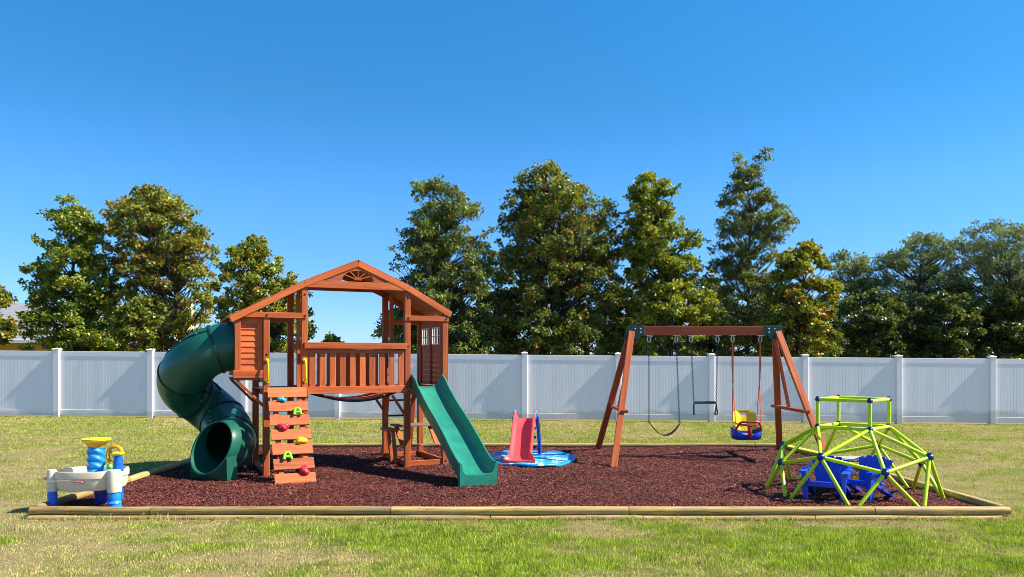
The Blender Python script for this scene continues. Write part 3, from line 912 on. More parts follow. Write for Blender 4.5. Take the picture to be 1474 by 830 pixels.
# exit skirt down to the mulch
m = MB(); m_ = len(path)
secs = []
for k in (m_ - 5, m_ - 4, m_ - 3, m_ - 2, m_ - 1):
    ring, p, d_, xh, yh = ro[k]
    idx = [q for q in range(NS) if math.sin(2 * PI * q / NS) < -0.30]
    lo_ = [ring[q] for q in idx]
    secs.append(lo_ + [Vector((lo_[-1].x, lo_[-1].y, .02)) + xh * .01, Vector((lo_[0].x, lo_[0].y, .02)) - xh * .01])
m.loft(secs)
m.build('exit_skirt', M['green'], ts, angle=60)
def flange(k, w=.026, lift=.012):
    ring, p, d_, xh, yh = ro[k]
    mm = MB(); secs = []
    for (rr, o) in ((TRAD - .004, -w / 2), (TRAD + lift, -w / 2), (TRAD + lift + .003, 0), (TRAD + lift, w / 2), (TRAD - .004, w / 2)):
        secs.append([p + d_ * o + (xh * math.cos(2 * PI * q / NS) + yh * math.sin(2 * PI * q / NS)) * rr for q in range(NS)])
    secs.append(secs[0])
    mm.loft(secs, caps=False)
    mm.build('flange', M['green_dark'], ts, angle=40)
for k in (13, 25, 36, 48, 60): flange(k)
for (a, b, ang) in ((13, 25, 128), (25, 36, 150), (36, 48, 60), (48, 60, 40), (13, 25, 308), (25, 36, 330)):
    pts = []
    for k in range(a, b + 1):
        _, p, d_, xh, yh = ro[k]; t_ = R(ang)
        pts.append(p + (xh * math.cos(t_) + yh * math.sin(t_)) * (TRAD + .004))
    MB().tube(pts, 0.011, 8).build('seam', M['green_dark'], ts)
    for k in range(a + 2, b - 1, 3):
        _, p, d_, xh, yh = ro[k]; t_ = R(ang + 2)
        q = p + (xh * math.cos(t_) + yh * math.sin(t_)) * (TRAD + .016)
        MB().lathe([(0.011, -.004), (0.011, .004), (.006, .008)], Matrix.Translation(q) @ (xh * math.cos(t_) + yh * math.sin(t_)).to_track_quat('Z', 'Y').to_matrix().to_4x4(), 8).build('bolt', M['steel'], ts)

# ------------------------------------------------------------------ swing set
SX0, SX1, SY = 1.84, 4.245, 12.35
sset = thing('swing_set', 'redwood A-frame swing set with green steel corner brackets', 'swing set', ((SX0 + SX1) / 2, SY, 0))
def S(x, y_, z): return Vector((x - (SX0 + SX1) / 2, y_ - SY, z))
ZB = 2.065
MB().box(S((SX0 + SX1) / 2, SY, ZB), (SX1 - SX0 - .30, 0.09, 0.142)).build('beam', CR, sset)
for sg, xt, xb in ((-1, SX0 + .10, 1.47), (1, SX1 - .10, 4.62)):
    b = MB()
    b.box(S(xt - sg * .02, SY, ZB), (0.27, 0.105, 0.155), None, .006)
    pr = [(-.10, 0), (.16, 0), (.20, -.14), (-.04, -.14)]
    for yy in (-.056, .056):
        b.prism([(sg * (x - .03), z) for x, z in pr], Matrix.Translation(S(xt, SY + yy, ZB + .01)) @ Matrix.Rotation(PI / 2, 4, 'X'), 0.008)
    brk = b.build('bracket', M['green_metal'], sset)
    for (bx_, bz_) in ((-.09, .03), (-.09, -.03), (.0, .03), (.05, -.04)):
        MB().lathe([(0.013, 0), (.013, .008), (.008, .013)], Matrix.Translation(S(xt - sg * .0 + sg * bx_, SY - .0535 - .008, ZB + bz_)) @ Matrix.Rotation(PI / 2, 4, 'X'), 8).build('bolt', M['steel'], brk)
    ftop = S(xt + sg * .05, SY - .07, ZB - .02); btop = S(xt + sg * .05, SY + .07, ZB - .02)
    ff = S(xb, SY - 1.08, 0.02); fb_ = S(xb, SY + 1.08, 0.02)
    for tp, ft in ((ftop, ff), (btop, fb_)):
        MB().beam(tp, ft, 0.062, 0.095, (1, 0, 0)).build('leg', CR if tp is btop else CD, sset)
    c0, c1 = ftop.lerp(ff, .60), btop.lerp(fb_, .60)
    dd = (c1 - c0).normalized()
    MB().beam(c0 - dd * .06 - Vector((sg * .05, 0, 0)), c1 + dd * .06 - Vector((sg * .05, 0, 0)), 0.045, 0.10, (1, 0, 0)).build('crossbar', CR, sset)
    MB().beam(S(xt + sg * .02, SY + .0, ZB - .07), c0.lerp(c1, .5) - Vector((sg * .05, 0, 0)), 0.04, 0.07, (0, 1, 0)).build('brace', CR, sset)
hang_px = [934, 973.6, 994.7, 1032.8, 1054.5, 1094.4]
hx = [(p - 737) / 90.7 for p in hang_px]
for x in hx:
    h = MB()
    h.box(S(x, SY, ZB - .078), (0.10, 0.05, 0.012), None, .002)
    ring = [S(x, SY, ZB - .135) + Vector((0.024 * math.cos(t), 0, 0.052 * math.sin(t))) for t in np.linspace(0, 2 * PI, 16, endpoint=False)]
    h.tube(ring, 0.008, 8, closed=True)
    h.build('swing_hanger', M['steel'], sset)
ZH = ZB - .20
def chain_mb(a, b, link=0.036, r=0.0036, wdt=0.011):
    a = Vector(a); b = Vector(b); d_ = (b - a); n = int(d_.length / (link * .78)); x, y_, z_ = frame_from(d_, (0, 1, 0)); m = MB()
    for k in range(n):
        c = a + d_ * ((k + .5) / n); s_ = x if k % 2 else y_
        pts = [c + z_ * (link / 2 - wdt) * sz + s_ * (wdt * math.cos(t)) + z_ * (wdt * math.sin(t)) for sz, t in ((1, 0), (1, PI / 3), (1, 2 * PI / 3), (1, PI), (-1, PI), (-1, 4 * PI / 3), (-1, 5 * PI / 3), (-1, 2 * PI))]
        m.tube(pts, r, 5, closed=True)
    return m
# belt swing
cxs = (hx[0] + hx[1]) / 2
bs = thing('belt_swing', 'dark rubber belt swing on two thin chains under the swing beam', 'swing', (cxs, SY, .40))
sxl, sxr = (934 - 737) / 90.7 - cxs, (978 - 737) / 90.7 - cxs
for k, (x0, x1) in enumerate(((hx[0] - cxs, sxl), (hx[1] - cxs, sxr))):
    chain_mb((x0, 0, ZH - .4 + .02), (x1, 0.0, .215)).build('chain', M['chain'], bs)
m = MB(); secs = []
for t in np.linspace(0, 1, 25):
    x = sxl + (sxr - sxl) * t; z = 0.21 - 0.20 * (1 - abs(2 * t - 1.06) ** 2.0) * (1 if t < .53 else 1)
    hw = 0.03 + 0.045 * math.sin(PI * t) ** .6
    secs.append([Vector((x, -hw, z)), Vector((x, hw, z)), Vector((x, hw, z - .010)), Vector((x, -hw, z - .010))])
m.loft(secs).build('seat', M['dark_green_rubber'], bs)
for x in (sxl, sxr):
    MB().tube([(x + .018 * math.cos(t), 0, .215 + .022 * math.sin(t)) for t in np.linspace(0, 2 * PI, 12, endpoint=False)], 0.005, 6, closed=True).build('triangle_ring', M['steel'], bs)
# trapeze
cxt = (hx[2] + hx[3]) / 2
tb = thing('trapeze_bar', 'green trapeze bar with two hanging grip rings on chains', 'swing', (cxt, SY, .80))
bx0, bx1 = (998.8 - 737) / 90.7 - cxt, (1031 - 737) / 90.7 - cxt
for x0, x1 in ((hx[2] - cxt, bx0), (hx[3] - cxt, bx1)):
    chain_mb((x0, 0, ZH - .8 + .02), (x1, 0, .135)).build('chain', M['chain'], tb)
MB().tube([(bx0, 0, .125), (bx1, 0, .125)], 0.020, 12).build('bar', M['green_metal'], tb)
for x, rot in ((bx0, .9), (bx1, .25)):
    pts = [Vector((0, 0, .10)), Vector((.012, 0, .05)), Vector((.055, 0, -.045)), Vector((.05, 0, -.062)), Vector((-.05, 0, -.062)), Vector((-.055, 0, -.045)), Vector((-.012, 0, .05))]
    Mr = Matrix.Translation((x, 0, 0)) @ Matrix.Rotation(R(80) if rot > .5 else R(55), 4, 'Z')
    MB().tube([Mr @ p for p in pts], 0.012, 8, closed=True).build('grip_ring', M['dark_green_rubber'], tb)
# toddler swing
cxb = (hx[4] + hx[5]) / 2
bb = thing('toddler_swing', 'yellow, red and blue plastic toddler swing seat on orange ropes', 'swing', (cxb, SY, .34))
zt = ZH - .34
for k, (x, xe) in enumerate(((hx[4] - cxb, -.20), (hx[5] - cxb, .19))):
    m = MB(); zs = .92 if k == 0 else .98
    for o in (-.016, .016):
        m.tube([(x + o * .3, o, zt + .03), (x + o * .8, o, (zt + zs) / 2), (x + (xe - x) * .25, 0, zs)], 0.0095, 6)
    m.tube([(x + (xe - x) * .25, 0, zs), (xe - .01, -.14, .24)], 0.0075, 6)
    m.tube([(x + (xe - x) * .25, 0, zs), (xe + .015, .13, .30)], 0.0075, 6)
    m.build('rope', M['rope'], bb)
    MB().tube([(x + (xe - x) * .25 + .014 * math.cos(t), 0, zs + .018 * math.sin(t)) for t in np.linspace(0, 2 * PI, 12, endpoint=False)], .006, 6, closed=True).build('rope_ring', M['steel'], bb)
# backrest with a slot
m = MB(); n = 12
def bpt(x, z, o): return Vector((x, 0.10 + .10 * (z - .1) / .35 + o - .05 * (x / .2) ** 2 * 1.2, z))
outer = [(-.19, .16), (-.185, .40), (-.165, .435), (-.12, .45), (.12, .45), (.165, .435), (.185, .40), (.19, .16), (.06, .13), (-.06, .13)]
slot = [(-.055, .375), (-.055, .395), (-.05, .41), (-.04, .41), (.04, .41), (.05, .41), (.055, .395), (.055, .375), (.03, .37), (-.03, .37)]
for k in range(10):
    k2 = (k + 1) % 10
    q = [outer[k], outer[k2], slot[k2], slot[k]]
    m.loft([[bpt(x, z, -.012) for x, z in q], [bpt(x, z, .012) for x, z in q]])
m.build('backrest', M['seat_yellow'], bb, smooth=False)
# blue seat shell: rounded tub rim with pan
m = MB(); secs = []
rim = [(0.235 * math.copysign(abs(math.cos(t)) ** .6, math.cos(t)), 0.02 - 0.17 * math.copysign(abs(math.sin(t)) ** .7, math.sin(t))) for t in np.linspace(0, 2 * PI, 32, endpoint=False)]
for (s_, z) in ((.55, .0), (.82, .0), (.95, .02), (1.0, .07), (1.0, .15), (.97, .165), (.90, .16), (.86, .09), (.76, .055), (.3, .05)):
    ring = []
    for x, yy in rim:
        dip = 0.058 * (1 - (abs(x) / .235) ** 2) if z > .1 and yy < .05 else 0
        side = .03 * (abs(x) / .235) ** 3 if z > .1 else 0
        ring.append(Vector((x * s_, (yy - .02) * s_ + .02, z - dip * 1.4 + side)))
    secs.append(ring)
m.loft(secs).build('seat', M['blue'], bb, angle=50)
# red front guard
m = MB()
m.tube(catmull([(-.205, -.10, .15), (-.17, -.15, .235), (-.13, -.175, .285), (0, -.19, .292), (.13, -.175, .285), (.17, -.15, .235), (.205, -.10, .15)], 5), .016, 10)
m.tube(catmull([(-.15, -.17, .255), (-.05, -.195, .238), (.05, -.195, .238), (.15, -.17, .255)], 4), .012, 8)
m.box((0, -.185, .14), (.062, .03, .20), None, .008)
m.build('front_guard', M['red'], bb, angle=50)
m = MB().box((0, .06, .068), (.30, .18, .03), None, .01); m.build('seat_pad', M['seat_yellow'], bb)

# ------------------------------------------------------------------ climbing dome
DX, DY = 3.97, 9.10
dm = thing('climbing_dome', 'lime green tube climbing dome with navy blue joints and a handle frame on top', 'climbing dome', (DX, DY, 0))
feet = [Vector((.95 * math.cos(R(22.5 + 45 * k)), .95 * math.sin(R(22.5 + 45 * k)), .03)) for k in range(8)]
mid = []
for k in range(8):
    a = R(45 * k)
    r_, z_ = (.82, .40) if k % 2 == 0 else (.84, .54)
    mid.append(Vector((r_ * math.cos(a), r_ * math.sin(a), z_)))
topv = [Vector((.05 + .42 * math.cos(R(90 * k)), .06 + .42 * math.sin(R(90 * k)), .82)) for k in range(4)]
hand = [p + Vector((0, 0, .32)) for p in topv]
def pipe(a, b, r=.021): MB().tube([a.lerp(b, .02), b.lerp(a, .02)], r, 12).build('tube', M['lime'], dm)
for k in range(8):
    # each middle joint stands on two legs to its neighbouring feet
    for j in (k - 1, k):
        f_ = feet[j % 8]; dev = (mid[k] - f_); dev.z = 0
        pipe(mid[k], f_ + Vector((-f_.y, f_.x, 0)).normalized() * (.03 if j == k else -.03) * -1)
    pipe(mid[k], mid[(k + 1) % 8])
for k in range(4):
    pipe(topv[k], topv[(k + 1) % 4]); pipe(hand[k], hand[(k + 1) % 4]); pipe(topv[k], hand[k])
    for j in (2 * k - 1, 2 * k, 2 * k + 1): pipe(topv[k], mid[j % 8])
def joint(p, r=.034):
    m = MB()
    m.lathe([(r * math.cos(t) + .0005, r * .9 * math.sin(t)) for t in np.linspace(-PI / 2, PI / 2, 9)], Matrix.Translation(p), 16)
    m.lathe([(r * .55, -r * 1.1), (r * .62, -r * .9), (r * .62, r * .9), (r * .55, r * 1.1)], Matrix.Translation(p), 12)
    m.build('joint', M['navy'], dm, angle=50)
for p in mid: joint(p, .045)
for p in topv: joint(p, .036)
for p in hand: joint(p, .032)

# ------------------------------------------------------------------ children's chairs and table
def adirondack(loc, rz, label):
    t = thing('garden_chair', label, 'chair', loc, rz, "children's blue chairs under the dome")
    mt = M['chair_blue']
    # local: faces -y
    m = MB()
    n = 5
    for k in range(n):
        a = (k - 2) / 2.0
        w0, w1 = .050, .079
        x0, x1 = a * .105, a * .165
        hgt = .46 - .035 * a * a
        def Q(x, z, o): return Vector((x, .12 + (z - .17) * .42 + o, z))
        out = [(x0 - w0 / 2, .15), (x0 + w0 / 2, .15), (x1 + w1 / 2, hgt - .02), (x1 + w1 / 2 - .012, hgt), (x1 - w1 / 2 + .012, hgt), (x1 - w1 / 2, hgt - .02)]
        m.loft([[Q(x, z, -.011) for x, z in out], [Q(x, z, .011) for x, z in out]])
    for z, w in ((.24, .27), (.36, .34)):
        m.box(Q(0, z, .016), (w, .022, .04), Matrix.Rotation(-.4, 3, 'X'))
    m.build('backrest', mt, t)
    m = MB()
    for k in range(5):
        yy = -.17 + k * .07; m.box((0, yy, .205 - .012 * k), (.34, .062, .02), Matrix.Rotation(-.14, 3, 'X'))
    m.box((0, -.205, .185), (.34, .022, .06))
    m.build('seat', mt, t)
    for sg in (-1, 1):
        m = MB()
        arm = [(-.035, -.24), (.04, -.24), (.055, -.20), (.035, .16), (-.02, .18), (-.03, -.05)]
        m.prism([(sg * (x + .215), y_) for x, y_ in arm], Matrix.Translation((0, 0, .325)) @ Matrix.Rotation(.05, 4, 'X'), .022)
        m.build('armrest', mt, t)
        MB().box((sg * .20, -.185, .165), (.05, .075, .31), Matrix.Rotation(sg * .06, 3, 'Y')).build('leg', mt, t)
        MB().beam((sg * .185, -.17, .20), (sg * .20, .21, .02), .03, .075, (1, 0, 0)).build('leg', mt, t)
        MB().beam((sg * .205, -.15, .26), (sg * .20, -.02, .20), .025, .05, (1, 0, 0)).build('arm_strut', mt, t)
    return t
adirondack((3.54, 8.74, .045), R(-32), 'blue plastic slatted garden chair nearest the front left joints of the dome')
adirondack((4.00, 8.84, .045), R(-58), 'blue plastic slatted garden chair turned sideways near the grey tabletop')
tbl = thing('play_table', 'small pale grey table standing behind the two blue chairs', 'table', (4.08, 9.33, .045))
MB().box((0, 0, .37), (.46, .40, .022), None, .008).build('tabletop', M['grey_top'], tbl)
for sx in (-1, 1):
    for sy in (-1, 1):
        MB().tube([(sx * .18, sy * .15, .36), (sx * .20, sy * .17, .0)], .012, 8).build('leg', M['grey_top'], tbl)
MB().tube([(-.19, -.16, .2), (.19, -.16, .2)], .009, 8).build('stretcher', M['grey_top'], tbl)

# ------------------------------------------------------------------ splash mat and toddler slide
def mat_mat():
    m, nt, b, out = new_mat('printed_splash_mat')
    tc = nt.nodes.new('ShaderNodeTexCoord'); o = tc.outputs['Object']
    f = noise(nt, o, 4.5, 3, 0.5, 1.2)
    c = ramp(nt, f, [(0.0, (0.008, 0.05, 0.30)), (0.34, (0.012, 0.14, 0.50)), (0.42, (0.012, 0.34, 0.74)), (0.50, (0.03, 0.50, 0.82)), (0.55, (0.62, 0.80, 0.86)), (0.60, (0.04, .42, .78)), (0.70, (0.5, .72, .82))])
    r_ = nt.nodes.new('ShaderNodeVectorMath'); r_.operation = 'LENGTH'
    nt.links.new(mapping(nt, o, (1 / .66, 1 / .93, 0)), r_.inputs[0])
    edge = ramp(nt, r_.outputs['Value'], [(0.83, (0, 0, 0)), (0.85, (1, 1, 1))])
    c = mixc(nt, edge, c, (0.010, 0.30, 0.74))
    vo = nt.nodes.new('ShaderNodeTexVoronoi'); vo.inputs['Scale'].default_value = 3.2; nt.links.new(o, vo.inputs['Vector'])
    sp_ = ramp(nt, vo.outputs['Distance'], [(0.0, (1, 1, 1)), (0.15, (1, 1, 1)), (0.19, (0, 0, 0))])
    hs = mixc(nt, noise(nt, o, 2.0), (0.75, 0.78, 0.72), (0.55, 0.70, 0.06))
    c = mixc(nt, sp_, c, hs)
    nt.links.new(c, b.inputs['Base Color']); b.inputs['Roughness'].default_value = 0.3
    bump(nt, b, noise(nt, o, 14, 3), .5, .02)
    return m
m = MB(); secs = []; n = 56
for (s_, z) in ((1.0, -.01), (1.01, .005), (1.0, .022), (.97, .03), (.93, .022), (.88, .008), (.6, .006), (.3, .007), (.02, .007)):
    secs.append([Vector((.66 * s_ * math.cos(t) * (1 + .035 * math.sin(5 * t + 1)), .93 * s_ * math.sin(t) * (1 + .03 * math.sin(4 * t)), z + .012 * math.sin(3 * t) * s_ + .006 * math.sin(9 * t) * s_)) for t in np.linspace(0, 2 * PI, n, endpoint=False)])
m.loft(secs)
mo = m.build('splash_mat', mat_mat(), None, angle=60); mo.location = (.30, 12.05, .075)
tag(mo, 'blue printed round splash mat lying on the mulch under the pink slide', 'splash mat')

ks = thing('toddler_slide', 'small coral pink toddler slide with blue ladder standing on the blue mat', 'slide', (.165, 12.0, .075), R(-7))
cp = catmull([(0, -.52, .035), (0, -.42, .035), (0, -.30, .08), (0, -.05, .30), (0, .18, .52), (0, .30, .585), (0, .40, .59)], 5)
m = MB(); secs = []
for k, p in enumerate(cp):
    t = k / (len(cp) - 1); d_ = (cp[min(k + 1, len(cp) - 1)] - cp[max(k - 1, 0)]).normalized()
    nn = Vector((0, -d_.z, d_.y)); nn = nn if nn.z > 0 else -nn
    fl = float(1 - sstep(t, .05, .30)); hw = .165 + .075 * fl; rise = .10 * (1 - .75 * fl) + .02 * t
    pr = [(hw - .05, .01), (hw - .035, .04 * (1 - .6 * fl)), (hw - .022, rise), (hw - .004, rise + .004), (hw + .006, rise - .01), (hw, -.03)]
    o = [(-x, z) for x, z in pr]
    outl = [p + Vector((x, 0, 0)) + nn * z for x, z in o[::-1] + [(-.05, 0), (.05, 0)] + pr]
    secs.append(outl)
m.loft(secs).build('chute', M['pink'], ks, angle=50)
MB().box((0, .44, .57), (.33, .16, .05), None, .015).build('platform', M['pink'], ks)
for sg in (-1, 1):
    m = MB(); bl = M['deep_blue']
    out = [(.36, .62), (.42, .62), (.54, .45), (.62, .22), (.66, .0), (.58, .0), (.52, .22), (.44, .42), (.36, .53)]
    m.prism([(y_, z) for y_, z in out], Matrix(((sg * .10, 0, 1, sg * .150), (1, 0, 0, 0), (0, 1, 0, 0), (0, 0, 0, 1))), .04)
    m.build('ladder_side', bl, ks)
    MB().tube(catmull([(sg * .168, .30, .60), (sg * .168, .33, .70), (sg * .168, .42, .715), (sg * .168, .50, .64), (sg * .168, .50, .52)], 5), .017, 10).build('handle', M['cyan'], ks)
for z, yy in ((.12, .60), (.28, .55), (.43, .48)):
    MB().box((0, yy, z), (.32, .07, .035), None, .01).build('step', M['deep_blue'], ks)

# ------------------------------------------------------------------ water table
wt = thing('water_table', 'cream and blue plastic water table with yellow funnel in the timber corner', 'water table', (-4.46, 8.22, .03))
# tray outline (rounded, higher on legs)
LX = [(-.36, -.06), (.31, -.10), (.12, .36)]
m = MB(); secs = []; n = 48
def tray_out(s_, t):
    x = -.02 + .35 * math.copysign(abs(math.cos(t)) ** .75, math.cos(t)); y_ = .09 + .27 * math.copysign(abs(math.sin(t)) ** .75, math.sin(t))
    return x * s_, (y_ - .09) * s_ + .09
for (s_, z) in ((.80, .205), (.90, .21), (.95, .25), (.97, .335), (1.0, .34), (1.0, .395), (.985, .41), (.93, .41), (.90, .39), (.86, .30), (.5, .29)):
    ring = []
    for t in np.linspace(0, 2 * PI, n, endpoint=False):
        x, y_ = tray_out(s_, t); ring.append(Vector((x, y_, z + (.03 * x if z < .25 else 0.012 * x))))
    secs.append(ring)
m.loft(secs).build('tray', M['cream'], wt, angle=45)
for k, (x, y_) in enumerate(LX):
    q_ = (.80, 1.06, .80)[k]; SQ = Matrix.Translation((x, y_, 0)) @ Matrix.Diagonal((q_, q_, 1, 1))
    MB().lathe([(.066, .20), (.066, .40), (.056, .425), (.02, .428)], SQ, 20).build('leg_socket', M['cream'], wt)
    mt = [M['mid_blue'], M['sky_blue'], M['mid_blue'], M['deep_blue']][k]
    MB().lathe([(.072, -.02), (.072, .03), (.064, .07), (.068, .085), (.056, .11), (.062, .15), (.054, .205)], SQ, 20).build('leg', mt, wt)
MB().lathe([(.10, -.02), (.10, .03), (.085, .05), (.085, .13), (.095, .14), (.095, .21)], Matrix.Translation((.06, .16, 0)), 20).build('bucket', M['deep_blue'], wt)
pr = []
for k in range(13):
    z = .40 + k * .02; pr.append((.083 + .007 * (k % 2 == 0) + (.012 if k == 0 else 0), z))
m = MB(); secs = []
for k in range(33):
    z = .395 + .25 * k / 32
    secs.append([Vector((r_ * math.cos(t) + .035, r_ * math.sin(t) + .06, z)) for t in np.linspace(0, 2 * PI, 28, endpoint=False) for r_ in (.083 + .008 * math.sin(3 * t + k * .62) + (.010 if k < 2 else 0),)])
m.loft(secs).build('spiral_tower', M['sky_blue'], wt, angle=60)
fu = MB().lathe([(.115, .700), (.128, .712), (.145, .722), (.146, .738), (.135, .738), (.10, .715), (.055, .68)], Matrix.Translation((.035, .06, 0)), 28).build('funnel', M['yellow'], wt, angle=40)
MB().lathe([(.072, .635), (.085, .660), (.112, .7005)], Matrix.Translation((.035, .06, 0)), 28).build('funnel_cone', M['orange'], fu, angle=40)
# small tower, chute and wheel
MB().lathe([(.052, .40), (.054, .44), (.048, .47), (.050, .49), (.046, .505), (.043, .56), (.043, .575)], Matrix.Translation((.31, -.02, 0)), 20).build('small_tower', M['mid_blue'], wt)
m = MB(); ct = Vector((.165, .20, .545))
m.tube([ct + Vector((.078 * math.cos(t), 0, .095 * math.sin(t))) for t in np.linspace(0, 2 * PI, 24, endpoint=False)], .020, 8, closed=True)
for a in (0.5, 2.6, 4.7):
    m.tube([ct, ct + Vector((.075 * math.cos(a), 0, .09 * math.sin(a)))], .010, 6)
m.build('water_wheel', M['orange'], wt)
MB().lathe([(.022, -.03), (.026, 0), (.022, .03)], Matrix.Translation(ct) @ Matrix.Rotation(PI / 2, 4, 'X'), 12).lathe([(.03, .405), (.035, .43), (.02, .46)], Matrix.Translation((.15, .12, 0)), 12).build('spinner', M['green_toy'], wt)
MB().tube(catmull([(.20, .13, .575), (.25, .05, .585), (.31, -.02, .588)], 5), .020, 10).box((.31, -.02, .587), (.10, .10, .03), None, .01).build('spout', M['yellow'], wt)
# moulded leg fairing line and badge
MB().beam((-.37, -.165, .315), (-.11, -.176, .322), .006, .010).build('moulded_line', M['cream'], wt)
by_ = -.178; bxx = -.02; bz = .312
def oval(rx, rz, n=24): return [(rx * math.copysign(abs(math.cos(t)) ** .6, math.cos(t)), rz * math.copysign(abs(math.sin(t)) ** .6, math.sin(t))) for t in np.linspace(0, 2 * PI, n, endpoint=False)]
bd = MB().prism(oval(.052, .0195), Matrix.Translation((bxx, by_, bz)) @ Matrix.Rotation(PI / 2, 4, 'X'), .014).build('badge', M['badge_red'], wt, smooth=False)
MB().prism(oval(.047, .015), Matrix.Translation((bxx, by_ - .0085, bz)) @ Matrix.Rotation(PI / 2, 4, 'X'), .004).build('badge_face', M['white_paint'], bd, smooth=False)
cu = bpy.data.curves.new('badge_lettering', 'FONT'); cu.body = 'little tikes'; cu.size = .0185; cu.align_x = 'CENTER'; cu.align_y = 'CENTER'; cu.extrude = .0008; cu.offset = .0004
to = bpy.data.objects.new('lettering_tmp', cu); COL.objects.link(to)
bpy.context.view_layer.update()
tm = bpy.data.meshes.new_from_object(to.evaluated_get(bpy.context.evaluated_depsgraph_get()))
bpy.data.objects.remove(to)
tm.materials.clear(); tm.materials.append(M['badge_red'])
tob = bpy.data.objects.new('badge_lettering', tm); COL.objects.link(tob); tob.parent = bd
tob.location = (bxx, by_ - .0112, bz); tob.rotation_euler = (PI / 2, 0, 0)

# ------------------------------------------------------------------ house beyond the fence
def roof_mat():
    m, nt, b, out = new_mat('grey_shingles')
    tc = nt.nodes.new('ShaderNodeTexCoord')
    br_ = nt.nodes.new('ShaderNodeTexBrick'); br_.inputs['Scale'].default_value = 1.0
    br_.inputs['Brick Width'].default_value = .9; br_.inputs['Row Height'].default_value = .28; br_.inputs['Mortar Size'].default_value = .012
    br_.inputs[1].default_value = (.22, .215, .21, 1); br_.inputs[2].default_value = (.28, .27, .265, 1); br_.inputs[3].default_value = (.15, .145, .14, 1)
    nt.links.new(tc.outputs['Object'], br_.inputs['Vector'])
    nt.links.new(br_.outputs[0], b.inputs['Base Color']); b.inputs['Roughness'].default_value = .9
    return m
hs = thing('house', 'neighbouring house with pale grey shingle roof and yellow wall behind the trees', 'house', (-23.5, 40, 0))
RM = roof_mat()
YW = plastic_mat('ochre_stucco', (0.50, 0.30, 0.07), .9, .1, .1, .2)
MB().box((-1.0, 5, 1.25), (17, 9.2, 2.5), None, .01).build('wall', YW, hs)
m = MB()
x0, x1 = -10.5, 5.6
m.loft([[Vector((x0, -.5, 2.50)), Vector((x1, -.5, 2.50)), Vector((x1, 10.5, 2.50)), Vector((x0, 10.5, 2.50))],
        [Vector((x0, -.5, 2.62)), Vector((x1, -.5, 2.62)), Vector((x1, 10.5, 2.62)), Vector((x0, 10.5, 2.62))],
        [Vector((x0 + 4, 4.9, 4.85)), Vector((x1 - 2.8, 4.9, 4.85)), Vector((x1 - 2.8, 5.1, 4.85)), Vector((x0 + 4, 5.1, 4.85))]])
m.build('roof', RM, hs, smooth=False)
MB().box((-1.0, -.56, 2.53), (16.6, .06, .18), None, .01).build('fascia', M['white_paint'], hs)
MB().box((4.9, 4.2, 4.05), (.75, .75, 1.7), None, .02).build('chimney', plastic_mat('cream_stucco', (.66, .55, .36), .9, .08, .1, .2), hs)

